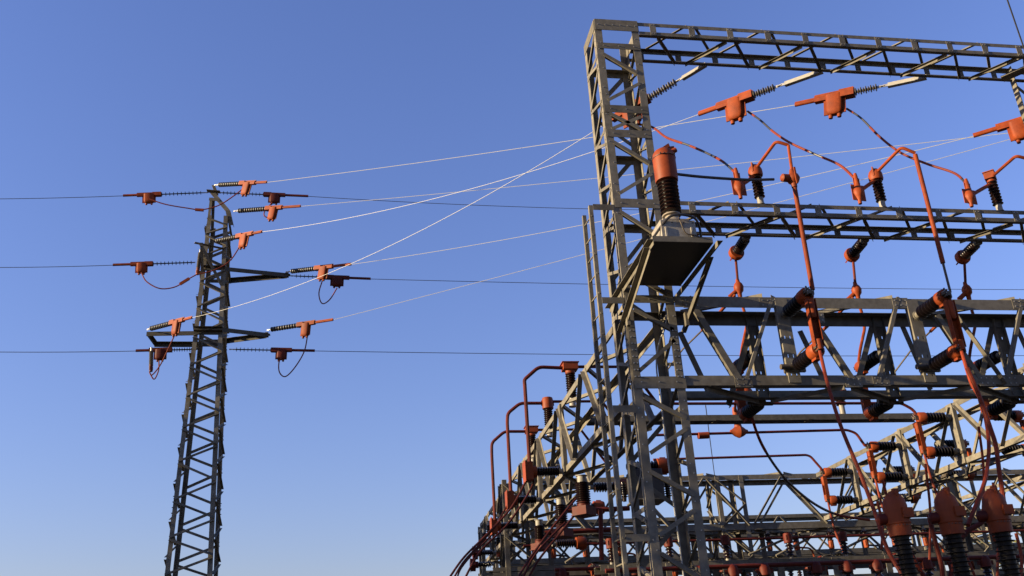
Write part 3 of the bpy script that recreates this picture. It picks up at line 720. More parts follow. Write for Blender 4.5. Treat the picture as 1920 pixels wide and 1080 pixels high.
gend[3] = (e2, bot, dd)
# droop with parabola chosen through a measured middle point
mids = {0: (750, 452), 1: (800, 376), 2: (800, 303), 3: (880, 461), 4: (900, 356), 5: (850, 538)}
wl = {0: 'steep bright wire from the lower left crossarm up to the nearest gantry clamp', 1: 'bright wire from the front clamp of the pylon to the middle gantry clamp', 2: 'topmost bright wire from the pylon peak to the gantry',
      3: 'bright wire from the middle right crossarm running behind the column to the right edge clamp', 4: 'bright wire from the bent peak member passing over the middle beam', 5: 'bright wire from the lower right crossarm rising behind the column out of frame'}
far = {4: (1904, 248), 5: (1904, 258.5)}
for gi in range(6):
    a, _ = pend[gi]; c = gend[gi][0] if gi in gend else G[gi]
    if gi in far: c = vat(*far[gi], a, G[gi])
    m_ = vat(*mids[gi], a, c); L = (c-a); tm = ((m_-a).xy.length)/(L.xy.length); sag = ((a.z+(c.z-a.z)*tm)-m_.z)/(4*tm*(1-tm))
    sag = max(.05, sag)
    n = 28; pts = [a.lerp(c, k/n)-ez*sag*4*(k/n)*(1-k/n) for k in range(n+1)]
    if gi in far: d = (pts[-1]-pts[-2]); pts.append(pts[-1]+d*8)
    wire(wl[gi], pts, .0066 if gi < 2 else .008, 'alu', None)
# through line, runs parallel to the beams
thr = [((390, 361), -1, ((380, 361), (300, 362), (262, 366), (235, 367)), 'peak, left side', (0, 372)),
       ((366, 492), -1, ((362, 492), (284, 494), (250, 497), (216, 497)), 'middle, left side', (0, 500.5)),
       ((360, 655), -1, ((358, 655), (320, 656), (285, 657), (259, 658)), 'lower, left side', (0, 659)),
       ((405, 361), 1, ((416, 361), (497, 363), (530, 365), (574, 368)), 'peak, right side', (1110, 388)),
       ((540, 517), 1, ((552, 518), (612, 521), (650, 522), (691, 523)), 'middle, right side', (1920, 540)),
       ((430, 655), 1, ((440, 655), (511, 657), (542, 658), (586, 658)), 'lower, right side', (1920, 663.5))]
tend = {}
for i, (a0, s, pp, nm, fr) in enumerate(thr):
    Y = PY0+.5; A = at(*a0, Y=Y); Q = [at(*q, Y=Y) for q in pp]; L = [(q-A).length for q in Q]; d = Q[3]-A
    t, e, bot, dd = strain('thin disc strain string with red clamp cover, at the %s of the pylon' % nm, A, d, L[0], L[1]-L[0], L[2]-L[1]+.15, L[3]-L[2], 'thin', 'thin strain strings of the through line', sc=1.0, key='orange' if s < 0 and i != 2 else 'red', boxd=.36, flipbox=0)
    tend[i] = (e, bot)
    B = at(*fr, Y=Y); n = 24; far_ = B+(B-e)*(.25 if fr[0] > 1500 or fr[0] < 5 else .35)
    pts = [e.lerp(far_, k/n)-ez*(.12 if s > 0 else .03)*4*(k/n)*(1-k/n) for k in range(n+1)]
    wire('thin dark horizontal line wire leaving the pylon, %s' % nm, pts, .012, 'wire', None)
# jumpers on the pylon
def jump(label, px, Y, r=.022, key='cable', patch=()):
    rod('jumper_cable', label, 'cable', spline([at(a, c, Y=Y) for a, c in px], 6), r, key, 'jumper loops on the pylon', 7, 'black', patch)
jump('orange jumper under the peak with a flat splice sleeve', ((280, 373), (310, 383), (350, 390), (378, 393), (410, 385), (440, 366), (460, 350)), PY0-.4)
jump('orange jumper loop hanging below the middle left clamp', ((265, 511), (275, 528), (300, 541), (328, 538), (350, 525), (368, 515)), PY0-.3)
jump('orange jumper rising across the pylon body to the front clamp', ((368, 515), (400, 507), (430, 490), (450, 462)), PY0-.5)
jump('small jumper loop beside the two stacked clamps right of the peak', ((510, 380), (497, 395), (496, 405), (508, 410)), PY0+.2)
jump('narrow jumper loop below the middle right clamps', ((605, 524), (598, 550), (604, 569), (618, 562), (632, 540)), PY0+.3)
jump('wide jumper loop below the lower right clamps', ((577, 628), (570, 660), (552, 690), (535, 706), (524, 698), (523, 680), (528, 670)), PY0+.3)
jump('jumper loop under the lower left crossarm', ((328, 627), (315, 655), (300, 685), (285, 703), (280, 697)), PY0-.1)
jump('second jumper loop under the lower left crossarm, ending at the red clamp', ((298, 676), (297, 695), (289, 711), (281, 700)), PY0+.2)
for (a, c, d, e_, lab) in ((366, 393, 382, 394, 'flat orange splice sleeve on the jumper under the peak'), (337, 533, 355, 522, 'flat orange splice sleeve on the middle left jumper')):
    p0, p1 = at(a, c, Y=PY0-.4), at(d, e_, Y=PY0-.4); b = MB(); b.flat(p0, p1, -ey, .09, .07, 'orange'); tag(b.build('splice_sleeve', None, p0), lab, 'sleeve')
for (a, c, d, e_, lab, cp) in ((376, 468, 370, 515, 'upper', 'orange_hard'), (284, 652, 283, 695, 'lower', 'red')):
    p0, p1 = at(a, c, Y=PY0-.3), at(d, e_, Y=PY0-.3); L = (p1-p0).length
    post_insulator('slim brown jumper support insulator hanging at the %s left of the pylon' % lab, p0, p1-p0, L*.8, rc=.035, rs=.075, n=14, cap='cyl', capr=.06, caplen=.2, key='greyins', bkey='zinc', name='support_insulator', base=.12, capkey=cp, seg=10)

# ------------------------------------------------------------------ cables from gantry clamps down to the posts
drop = [((1222, 238), (1250, 258), (1290, 272), (1325, 287), (1355, 303), (1380, 325)), ((1402, 209), (1425, 225), (1450, 247), (1482, 268), (1530, 290), (1575, 310), (1606, 338)), ((1588, 204), (1615, 222), (1650, 257), (1690, 287), (1740, 308), (1790, 325), (1814, 347))]
cl = [((1380, 322), (1388, 366)), ((1604, 332), (1612, 376)), ((1812, 342), (1821, 382))]
for i in range(3):
    _, bot, dd = gend[i]
    ys = [bot.y+(14.9-bot.y)*k/(len(drop[i])-1) for k in range(len(drop[i]))]
    pts = [at(a, c, Y=y) for (a, c), y in zip(drop[i], ys)]
    rod('cable', 'orange covered cable looping from the clamp cover down to the post insulator %s' % PN[i], 'cable', spline(([bot] if i == 0 else [])+pts), .027, 'cable', 'cables under the top beam', 8, 'black', ((.45, .52), (.62, .74), (.84, .95)) if i == 0 else ((.10, .30), (.62, .7)) if i == 1 else ((.08, .24), (.9, .94)))
    a, c = at(*cl[i][0], Y=14.9), at(*cl[i][1], Y=14.85)
    t = thing('tee_clamp_cover', 'lumpy orange tee clamp cover at the cable end above the middle beam, %s' % PN[i], 'clamp cover', a, 'tee clamp covers above the middle beam')
    b = MB(); d = (c-a); Lc = d.length; b.lathe([(-.08, .03), (0, .042), (Lc*.25, .05), (Lc*.45, .07), (Lc*.6, .105), (Lc*.72, .11), (Lc*.85, .075), (Lc*.97, .042), (Lc*1.14, .034), (Lc*1.14, 0)], 'orange_hard', 12, a, d)
    q = caps[i]-ez*.12; mm = a.lerp(c, .65); b.tube([mm, q], .038, 'orange_hard', 8); b.flat(a.lerp(c, .05), a.lerp(c, .5), ey, .13, .014, 'orange_hard'); b.flat(a.lerp(c, .35), c, ey, .27, .014, 'orange_hard')
    for q_ in range(4): b.bolt(a.lerp(c, .1+.2*q_)+ex*.055-ey*.008, -ey, .010, .012, 'rust')
    b.build('shell', t)

# ------------------------------------------------------------------ depth girders (left and right sides of the yard)
def warren(name, label, x0, x1, ya, yb, zt, zb, first, period, cat='girder', key='steel', lab2=None, posts=(), w=.13, bwid=.10, nodes='top'):
    t = thing(name, label, cat, ((x0+x1)/2, (ya+yb)/2, zb)); 
    for x, sx in ((x0, 1), (x1, -1)):
        b = MB(); b.angle((x, ya, zt), (x, yb, zt), -ez, ex*sx, w, .012, key); b.build('top_chord', t)
        b = MB(); b.angle((x, ya, zb), (x, yb, zb), ez, ex*sx, w, .012, key); b.build('bottom_chord', t)
    y = first
    while y-period > ya-period*.4: y -= period
    sgn = -1
    while y < yb-.1:
        for x, n in ((x0, -ex), (x1, ex)):
            for yt, ybm in ((y+.12, y+period/2-.06), (y-.12, y-period/2+.06)):
                if ya < ybm < yb and ya-.1 < yt < yb:
                    b = MB(); b.brace((x+n.x*.003, yt, zt-.06), (x+n.x*.003, ybm, zb+.06), n, bwid, .008, key, 1 if yt > ybm else -1); b.build('brace', t)
        for zz_, n in ((zt, ez), (zb, -ez)):
            for k in (0, 1):
                p0 = V((x0+.05, y, zz_)); p1 = V((x1-.05, y+(period/2 if k else -period/2), zz_))
                if ya < p0.y < yb and ya < p1.y < yb: b = MB(); b.brace(p0+n*.003, p1+n*.003, n, .07, .007, key); b.build('lacing_bar', t)
        y += period
    return t
LGt = warren('lattice_girder', 'long sunlit lattice girder running away from the column towards the far left', 4.64, 5.57, 15.95, 36.8, 7.93, 6.30, 18.38, 2.70)
for y in (20.9, 24.0, 27.1):
    slotted_post(LGt, 4.60, y, 6.31, 7.9, .24, -ex, axis=ey, side=.08)
RGt = warren('lattice_girder', 'lattice girder with disconnectors receding on the right side of the yard', 14.5, 15.4, 16.3, 28.3, 7.80, 6.30, 20.6, 2.70)
for y in (20.75, 23.2, 26.0):
    slotted_post(RGt, 14.47, y, 6.31, 7.8, .26, -ex, axis=ey, side=.09)
# small side braces between girder and far frame etc are in the far gantry

# posts on the left girder with goose-neck tubes
LP = [(20.95, (1072, 690), ((1057, 690), (1010, 688), (983, 712), (984, 722), (993, 868)), 'box', 'largest one'), (23.9, (1030, 755), ((1020, 756), (975, 756), (952, 775), (951, 790), (958, 925)), 'cyl', 'in the middle'), (26.9, (999, 808), ((988, 809), (946, 809), (922, 830), (922, 850), (928, 975)), 'box', 'smallest, farthest')]
LH = [(20.95, (995, 885)), (23.98, (960, 938)), (27.1, (930, 987))]
for i, (y, cpx, tb_, cp, nm) in enumerate(LP):
    p = at(*((1074, 762), (1031, 818), (1000, 868))[i], Z=7.95)
    top = at(*cpx, Y=p.y); L = top.z-7.95
    post_insulator('black post insulator with orange cap on top of the left girder, %s' % nm, (p.x, p.y, 7.94), ez, L-.10, rc=.085, rs=.125, n=11, cap=cp, xdir=ex, group='post insulators on the left girder', capr=.15 if cp == 'box' else .15, caplen=.24, base=.2)
    pts = [V((p.x, p.y, top.z+.03))]+[at(a, c, Y=p.y) for a, c in tb_]
    rod('bus_tube', 'red brown tube bent like a goose neck left of the post insulator, %s' % nm, 'tube', bend(pts, .12), .045, 'red', 'goose neck tubes on the left')
    rod('bus_tube', 'red brown tube running right from the post insulator behind the column, %s' % nm, 'tube', [V((p.x+.1, p.y, top.z+.03)), V((p.x+1.5, p.y, top.z+.03)), V((p.x+2.3, p.y+.4, top.z-.9))], .04, 'red', 'tubes behind the column')
    y2, hp = LH[i]; h = at(*hp, Y=y2); L = 4.6-h.x
    post_insulator('black ribbed insulator lying sideways off the left girder with orange cover, %s' % nm, (4.60, y2, h.z), -ex, L-.08, rc=.065, rs=.115, n=15, cap='box', xdir=ez, group='sideways insulators on the left girder', capr=.17, caplen=.24)
    tgt = [[(985, 905), (960, 950), (915, 1000), (870, 1045), (838, 1090)], [(950, 950), (930, 985), (900, 1020), (868, 1055), (845, 1095)], [(925, 1000), (905, 1020), (885, 1040), (862, 1070), (855, 1100)]][i]
    tgt2 = [[(1000, 905), (985, 935), (950, 985), (900, 1035), (866, 1095)], None, None][i]
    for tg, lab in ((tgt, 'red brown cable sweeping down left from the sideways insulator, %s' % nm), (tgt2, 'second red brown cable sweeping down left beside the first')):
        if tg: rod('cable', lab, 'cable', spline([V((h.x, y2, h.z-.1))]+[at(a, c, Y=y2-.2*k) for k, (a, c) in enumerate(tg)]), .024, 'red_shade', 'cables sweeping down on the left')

# disconnectors on the right girder, bus tubes and bar
RD = [(20.78, 7.48, 6.62, 'nearest'), (23.2, 7.38, 6.55, 'middle'), (26.0, 7.32, 6.5, 'farthest')]
tube_px = [((1190, 757), (1690, 756), (1712, 768), (1722, 783)), ((1225, 816), (1588, 806), (1605, 812), (1622, 836)), ((1225, 862), (1512, 853), (1520, 856), (1541, 880))]
for i, (y, zu, zl, nm) in enumerate(RD):
    t, e = disconnector('orange covered disconnector on the near face of the right girder, %s of three' % nm, 14.44, y, zu, zl, -ex, 1, 'disconnectors on the right girder', L=.70)
    pp = [at(a, c, Y=y) for a, c in tube_px[i]]
    rod('bus_tube', 'long horizontal red tube ending in a bend at the %s disconnector of the right girder' % nm, 'tube', bend(pp+[e[0]+ez*.05-ex*.05], .1), .036, 'red', 'long horizontal bus tubes')
    disconnector('disconnector on the far face of the right girder, %s of three' % nm, 15.46, y-.1, zu, zl, ex, 1, 'disconnectors on the right girder', L=.70)
    pts = [e[1], e[1]+V((0, -.1, -.9)), e[1]+V((.2, -.3, -2.2)), e[1]+V((.5, -.4, -4.0))]
    rod('cable', 'orange cable hanging from the %s disconnector of the right girder' % nm, 'cable', spline(pts), .03, 'cable', 'cables under the right girder')
p = at(1385, 806, Y=23.2)
jt = thing('joint_cover', 'orange tee joint hanging on the middle horizontal tube', 'joint cover', p)
b = MB(); b.lathe([(-.24, .05), (-.2, .06), (-.12, .12), (0, .17), (.12, .12), (.2, .06), (.24, .05)], 'orange_hard', 16, p-ez*.05, ex); b.lathe([(0, .12), (.15, .09), (.5, .075), (.62, .05)], 'orange_hard', 14, p, ez+ex*-.05); b.build('shell', jt)
rod('dropper_tube', 'short tube rising from the orange tee joint to the girder', 'tube', [p+ez*.5, at(1378, 770, Y=23.1), at(1380, 740, Y=22.0)], .035, 'red')
p0, p1 = at(1309, 817, Y=23.2), at(1328, 816, Y=23.2); b = MB(); b.lathe([(0, .09), ((p1-p0).length, .09)], 'orange_hard', 14, p0, p1-p0); tag(b.build('sleeve_cover', None, p0), 'short fat orange sleeve on the middle horizontal tube', 'sleeve')
# free single beam with small posts
b = MB(); zb_ = 7.95; yb_ = 22.0; b.angle((5.6, yb_, zb_), (14.5, yb_, zb_), -ez, ey, .15, .012); b.angle((5.6, yb_+.35, zb_), (14.5, yb_+.35, zb_), -ez, -ey, .15, .012)
sb = thing('cross_beam', 'slim grey channel beam spanning the yard between the two side girders', 'beam', (10, yb_, zb_)); b.build('channels', sb)
for k, x in enumerate((6.3, 8.9, 11.4, 13.6)):
    q = MB(); q.bb((x-.06, yb_-.012, zb_-.14), (x+.06, yb_+.36, zb_-.13)); q.build('tie', sb)
for k, px in enumerate((1402, 1580)):
    p = at(px, 772, Y=yb_+.15); top = at(px-2, 735, Y=yb_+.15)
    post_insulator('small post insulator with orange cup on the slim cross beam, %s' % ('left one' if k == 0 else 'right one'), (p.x, p.y, 7.95), ez, .5, rc=.08, rs=.13, n=4, cap='cyl', capr=.2, caplen=.2, group='posts on the slim cross beam', base=.26)

# ------------------------------------------------------------------ far gantry
FY0, FY1 = 29.0, 29.95
fg = thing('steel_gantry', 'far lattice gantry across the back of the yard, partly in shade', 'gantry', (10, 29.4, 0))
def chordpair(name, zt, zb, x0, x1, w=.14, parent=fg, y0=FY0, y1=FY1):
    b = MB()
    for y, s in ((y0, 1), (y1, -1)):
        b.angle((x0, y, zt), (x1, y, zt), -ez, ey*s, w, .012, 'steel'); b.angle((x0, y, zb), (x1, y, zb), ez, ey*s, w*1.3, .012, 'steel')
    return b.build(name, parent)
fgr = chordpair('girder', 7.95, 6.2, 5.62, 34, .16)
x = 5.75
while x < 33:
    for y, n in ((FY0, -ey), (FY1, ey)):
        o_ = 0 if y == FY0 else .5
        br(fgr, (x+o_, y, 7.85), (x+1.25+o_, y, 6.35), n, .10); br(fgr, (x+2.55+o_, y, 7.85), (x+1.4+o_, y, 6.35), n, .07)
    br(fgr, (x, FY0, 7.95), (x+1.3, FY1, 7.95), ez, .07, name='lacing_bar'); br(fgr, (x+1.4, FY1, 7.95), (x+2.6, FY0, 7.95), ez, .07, name='lacing_bar')
    br(fgr, (x, FY1, 6.2), (x+1.3, FY0, 6.2), -ez, .07, name='lacing_bar'); br(fgr, (x+1.4, FY0, 6.2), (x+2.6, FY1, 6.2), -ez, .07, name='lacing_bar')
    x += 2.65
b2 = chordpair('lower_beam', 5.3, 5.0, 4.0, 34, .12)
x = 5.9
while x < 33:
    q = MB(); q.bb((x, FY1+.004, 5.28), (x+.17, FY1+.02, 6.22)); q.build('post', fgr)
    br(fgr, (x+.2, FY1, 6.15), (x+.95, FY1, 5.35), ey, .07)
    x += 1.18
for cx in (4.4, 11.35, 19.5, 27.5):
    cc = column(cx, cx+.95, FY0-.02, FY1+.02, 7.94, fg, bolts=False, w=.14)
    z = 7.8
    while z > .8:
        for Y, n in ((FY0-.02, -ey), (FY1+.02, ey)): br(cc, (cx+.04, Y, z), (cx+.9, Y, z-.75), n, .07); br(cc, (cx+.9, Y, z-.8), (cx+.04, Y, z-1.5), n, .07)
        br(cc, (cx, FY0+.05, z), (cx, FY1-.05, z-.75), -ex, .07); br(cc, (cx, FY1-.05, z-.8), (cx, FY0+.05, z-1.5), -ex, .07)
        z -= 1.6
for (cx, cy) in ((4.62, 36.4),):
    cc = column(cx, cx+.95, cy, cy+.93, 7.92, fg, bolts=False, w=.14)
    z = 7.7
    while z > .8:
        b = MB(); b.flat((cx, cy-.006, z), (cx+.95, cy-.006, z), -ey, .10, .008); b.flat((cx-.006, cy, z), (cx-.006, cy+.93, z), -ex, .10, .008); b.build('batten', cc); z -= .42
bg_ = chordpair('back_girder', 7.95, 6.35, 5.6, 34, .14, fg, 36.45, 37.3)
x = 6.2
while x < 33:
    br(bg_, (x, 36.45, 7.85), (x+1.25, 36.45, 6.5), -ey, .10); br(bg_, (x+2.55, 36.45, 7.85), (x+1.4, 36.45, 6.5), -ey, .08)
    br(bg_, (x, 36.45, 6.35), (x+1.3, 37.3, 6.35), -ez, .08, name='lacing_bar'); br(bg_, (x+1.4, 37.3, 6.35), (x+2.6, 36.45, 6.35), -ez, .08, name='lacing_bar'); x += 2.65
rk = thing('equipment_rack', 'low dark steel rack with channel posts in front of the far gantry', 'rack', (12, 25, 0))
b = MB()
for y, s_ in ((24.6, 1), (25.3, -1)):
    b.angle((6.2, y, 4.72), (21, y, 4.72), -ez, ey*s_, .16, .012); b.angle((6.2, y, 4.25), (21, y, 4.25), -ez, ey*s_, .14, .012)
rb = b.build('beams', rk)
x = 6.4
while x < 21:
    q = MB(); q.bb((x, 24.57, .06), (x+.16, 24.594, 4.70)); q.bb((x, 25.306, .06), (x+.16, 25.33, 4.70)); q.build('post', rk)
    q = MB(); q.bb((x+.3, 24.55, 3.3), (x+.85, 25.0, 3.95), 'polymer'); q.build('drive_box', rk)
    x += 1.55
rk2 = thing('equipment_rack', 'second low rack standing behind the far gantry, partly lit', 'rack', (18, 33, 0))
b = MB()
for y, s_ in ((32.2, 1), (32.9, -1)):
    b.angle((9, y, 5.55), (30, y, 5.55), -ez, ey*s_, .16, .012); b.angle((9, y, 5.05), (30, y, 5.05), -ez, ey*s_, .14, .012)
rb = b.build('beams', rk2)
x = 9.2
while x < 30:
    q = MB(); q.bb((x, 32.17, .06), (x+.2, 32.194, 5.53)); q.bb((x, 32.906, .06), (x+.2, 32.93, 5.53)); q.build('post', rk2)
    q = MB(); q.bb((x+.35, 32.15, 4.0), (x+.95, 32.7, 4.85), 'polymer'); q.build('drive_box', rk2)
    x += 1.3
# things hung on the far gantry
kk = 0
ordn = ['first', 'second', 'third', 'fourth', 'fifth', 'sixth', 'seventh', 'eighth', 'ninth', 'tenth', 'eleventh', 'twelfth', 'thirteenth', 'fourteenth', 'fifteenth', 'sixteenth', 'seventeenth', 'eighteenth', 'nineteenth', 'twentieth']
for k, x in enumerate([5.9, 6.9, 8.0, 9.0, 10.2, 12.9, 13.8, 15.0, 16.2, 17.2, 18.3, 20.8, 22.0, 23.2, 24.4, 25.6]):
    post_insulator('small insulator hanging from the lower chord of the far gantry, %s from the left' % ordn[k], (x, FY0+.1, 6.18), -ez, .42, rc=.06, rs=.10, n=4, cap='cyl', capr=.085, caplen=.22, group='small insulators hanging from the far gantry', base=.1, seg=12)
    if k % 2 == 0:
        rod('cable', 'short dark bent cable under the %s hanging insulator of the far gantry' % ordn[k], 'cable', bend([(x, FY0+.1, 5.62), (x+.5, FY0+.1, 5.58), (x+.7, FY0+.1, 4.4)], .15), .03, 'orange' if k % 4 else 'black', 'short cables under the far gantry', 6)
for k, (a, c) in enumerate(((930, 1036), (926, 1058))):
    p = at(a, c, Y=31)
    post_insulator('small ribbed sideways insulator with red cover at the far left foot of the yard, %s' % ('upper', 'lower')[k], p, -ex, .55, rc=.05, rs=.10, n=8, cap='box', capr=.13, caplen=.22, group='small insulators at the far left foot', capkey='red', seg=12)
for k, (a, c) in enumerate(((916, 977), (907, 992), (944, 985), (934, 1000))):
    p = at(a, c, Y=33)
    post_insulator('small insulator with pale metal base hanging at the far left corner, %s from the left' % ('second', 'first', 'fourth', 'third')[k], p, -ez, .45, rc=.06, rs=.11, n=5, cap='cyl' if k > 1 else None, capr=.09, caplen=.35, group='small insulators at the far left corner', base=.14, seg=12)
for k, (y, z) in enumerate(((28.6, 5.85),)):
    rod('bus_tube', '%s horizontal red tube passing in front of the far gantry' % ('lower' if k == 0 else 'upper'), 'tube', [(4.9, y, z), (27, y, z)], .04, 'red')
for k, (a, c, d, e_) in enumerate(((1404, 1040, 1490, 1003), (1455, 1042, 1530, 1002), (1060, 1055, 1100, 1028), (1560, 1040, 1640, 1000))):
    rod('stay_rod', 'dark slanting rod between the beams of the far gantry, %s from the left' % ordn[k], 'rod', [at(a, c, Y=28.7), at(d, e_, Y=28.7)], .04, 'steel_dark', 'slanting rods in the far gantry', 6)

# ------------------------------------------------------------------ hanging assemblies under the left girder / column region
def hanging_unit(label, px, pt, pb, Y, r=.12, group=None, boxw=.25, n=10):
    a, c = at(px, pt, Y=Y), at(px, pb, Y=Y); L = a.z-c.z
    return post_insulator(label, a, -ez, L*.75, rc=r*.68, rs=r, n=n, cap='box', capr=boxw/1.9, caplen=L*.3, group=group, capkey='red', bkey='cast', base=.15)
HU = 'hanging insulators with red boxes under the left girder'
hanging_unit('black insulator hanging upside down with a big red box, right of the left girder', 1090, 892, 965, 20.5, .17, HU, .34)
hanging_unit('black insulator hanging upside down with a red box, left of the big one', 1050, 935, 1005, 22.8, .16, HU, .34)
hanging_unit('small black insulator hanging upside down near the left cables', 1010, 975, 1030, 25.2, .15, HU, .32)
for k, (px, yy, Y) in enumerate(((1105, 914, 21.5), (1065, 953, 24.5), (1175, 875, 20.0), (1035, 1020, 26.5))):
    p = at(px, yy, Y=Y)
    post_insulator('ribbed insulator lying sideways beside the hanging ones, %s from the left' % ('third', 'second', 'fourth', 'first')[k], p, ex, .75, rc=.06, rs=.12, n=10, cap='cyl', capr=.17, caplen=.22, group='sideways insulators under the left girder', capkey='orange_hard', xdir=ez)
for k, pp in enumerate((((1045, 958), (1140, 955), (1180, 953)), ((1010, 1000), (1100, 995), (1155, 993)))):
    rod('bus_tube', 'thick dark red tube crossing behind the ladder, %s one' % ('upper', 'lower')[k], 'tube', [at(a, c, Y=24+2*k) for a, c in pp], .065, 'red', 'dark red tubes behind the ladder')
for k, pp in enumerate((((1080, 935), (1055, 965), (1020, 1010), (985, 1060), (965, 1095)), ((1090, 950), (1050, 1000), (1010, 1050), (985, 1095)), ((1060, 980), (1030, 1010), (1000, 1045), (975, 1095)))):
    rod('cable', 'shaded red cable sweeping down left beneath the left girder, %s' % ('upper', 'middle', 'lower')[k], 'cable', spline([at(a, c, Y=21.5-.3*j) for j, (a, c) in enumerate(pp)]), .026, 'red_shade', 'cables beneath the left girder')
p = at(1125, 955, Y=21)
rod('vertical_tube', 'short vertical red tube between the far gantry and the ladder', 'tube', [at(1126, 955, Y=23), at(1128, 1050, Y=23)], .06, 'red')
# long loop cable from the front girder down to the far right
pts = [at(1408, 760, Y=16.9), at(1412, 790, Y=17), at(1432, 840, Y=17.4), at(1470, 895, Y=18), at(1520, 940, Y=18.6), at(1570, 965, Y=19), at(1630, 975, Y=19.3)]
rod('cable', 'long dark drooping cable curving right from under the lower girder', 'cable', spline(pts), .030, 'cable', None, 8, 'black', ((.35, .8),))
rod('earth_wire', 'thin vertical dark wire dropping to the far gantry', 'wire', [at(1323, 760, Y=22.2), at(1340, 893, Y=29.0)], .012, 'wire')
rod('earth_wire', 'thin dark wire crossing the top right corner of the sky', 'wire', [at(1882, -20, Y=14.0), at(1925, 105, Y=15.0)], .016, 'wire')
# drive box inside the column area
db = thing('transformer_unit', 'dark boxed instrument unit with ribbed bushings seen through the column', 'transformer', at(1210, 915, Y=20))
p = at(1210, 912, Y=20); b = MB(); b.bb(p-V((.33, .3, .33)), p+V((.33, .3, .33)), 'polymer'); b.bb(p-V((.37, .34, .36)), p+V((.37, .34, -.32)), 'steel_dark')
ob = b.build('tank', db); mod = ob.modifiers.new('b', 'BEVEL'); mod.width = .03; mod.segments = 2
for sx in (-.5, .5):
    b = MB(); b.lathe([(0, .05)]+[(v, r_) for k in range(6) for v, r_ in ((.05+k*.05, .05), (.065+k*.05, .09), (.08+k*.05, .05))]+[(.42, .04)], 'porcelain', 12, p+V((sx, 0, .1)), -ez); b.build('bushing', db)

# ------------------------------------------------------------------ breakers, bottom right
BRK = 'circuit breaker poles along the bottom right'
def breaker(label, topx, topy, Y):
    T = at(topx, topy, Y=Y); p = V((T.x, Y, 1.3)); H = T.z-1.3
    t = thing('breaker_pole', label, 'circuit breaker', (T.x, Y, 0), BRK)
    b = MB(); sheds(b, H-2.1, H-.50, .095, .142, 26, 'shed_black', .88, 22, thin=True); o = b.build('porcelain'); o.location = p; attach(o, t)
    b = MB(); b.lathe([(H-.60, .10), (H-.60, .150), (H-.45, .152), (H-.44, .162), (H-.42, .162), (H-.42, .154), (H-.20, .158), (H-.11, .140), (H-.04, .09), (H, .04), (H, 0)], 'orange_hard', 26)
    b.box(V((.07, -.11, H-.31)), ex*.075, ey*.07, ez*.065, 'orange_hard'); b.box(V((.07, -.11, H-.31)), ex*.085, ey*.065, ez*.01, 'orange_hard'); b.box(V((0, -.03, H-.12)), ex*.015, ey*.10, ez*.13, 'orange_hard'); b.box(V((.03, -.03, H-.01)), ex*.035, ey*.03, ez*.045, 'orange_hard')
    b.lathe([(.08, .075), (.24, .08), (.26, .05), (.27, 0)], 'red', 16, V((0, 0, H-.36)), V((-1, .35, .0)))
    for k in range(6): b.bolt(V((-.13+.05*k, -.155, H-.47)), -ey, .008, .01, 'rust')
    o = b.build('hood'); o.location = p; attach(o, t)
    b = MB(); b.lathe([(H-2.3, .15), (H-2.12, .15), (H-2.1, .12)], 'cast', 20); b.bb((-.3, -.35, -.35), (.3, .35, H-2.3), 'cast'); o = b.build('tank'); o.location = p; attach(o, t)
    b = MB()
    for sx in (-.25, .25):
        for sy in (-.28, .28): b.angle((T.x+sx, Y+sy, .05), (T.x+sx, Y+sy, .95), ex*(-1 if sx > 0 else 1), ey*(-1 if sy > 0 else 1), .07, .008)
    b.build('stand', t)
breaker('orange hooded breaker pole with black sheds, left of the three large ones', 1672, 922, 12)
breaker('orange hooded breaker pole with black sheds, middle of the three large ones', 1768, 920, 12)
breaker('orange hooded breaker pole with black sheds, right of the three large ones', 1857, 917, 12)
for k, pp in enumerate((((1672, 960), (1690, 1000), (1720, 1060), (1745, 1100)), ((1850, 960), (1840, 980), (1810, 1000), (1790, 1040), (1780, 1100)), ((1742, 965), (1752, 1010), (1765, 1060), (1768, 1100)))):
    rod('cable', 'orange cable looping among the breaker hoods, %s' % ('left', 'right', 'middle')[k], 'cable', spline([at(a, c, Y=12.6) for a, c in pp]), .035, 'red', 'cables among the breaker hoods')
for k, (px, pp, Y) in enumerate(((1735, (870, 1050), 17.5), (1835, (800, 960), 17), (1655, (900, 985), 17), (1645, (940, 1030), 16.5), (1862, (905, 1080), 16), (1905, (1000, 1090), 14))):
    a, c = at(px, pp[0], Y=Y), at(px+8, pp[1], Y=Y); rod('dropper_cable', 'thin orange dropper cable at the right, %s' % ('in front of the first breaker gap', 'right of the long tube', 'beside the left breaker', 'short one left of the left breaker', 'beside the right breaker', 'at the right edge')[k], 'cable', spline([a, a.lerp(c, .5)+ex*.06, c]), .026, 'cable', 'thin droppers on the right')

# ------------------------------------------------------------------ second far row: bus supports and switches in the distance
def support(label, x, y, h, L=.9):
    t = thing('bus_support', label, 'support', (x, y, 0), 'insulator supports deep in the yard')
    b = MB()
    b.angle((x-.12, y-.12, .06), (x-.12, y-.12, h), ex, ey, .09, .01, 'steel_dark'); b.angle((x+.12, y+.12, .06), (x+.12, y+.12, h), -ex, -ey, .09, .01, 'steel_dark')
    b.bb((x-.22, y-.2, h), (x+.22, y+.2, h+.05), 'steel_dark'); b.build('stand', t)
    b = MB(); sheds(b, 0, L, .06, .11, 9, 'porcelain', seg=12); o = b.build('insulator'); o.location = (x, y, h+.05); attach(o, t)
    b = MB(); b.lathe([(-.04, .13), (.12, .13), (.2, .09), (.24, 0)], 'red', 12); b.box(V((0, 0, .06)), ex*.2, ey*.02, ez*.05, 'red'); o = b.build('cap'); o.location = (x, y, h+.05+L); attach(o, t)
    return t
n_ = 0
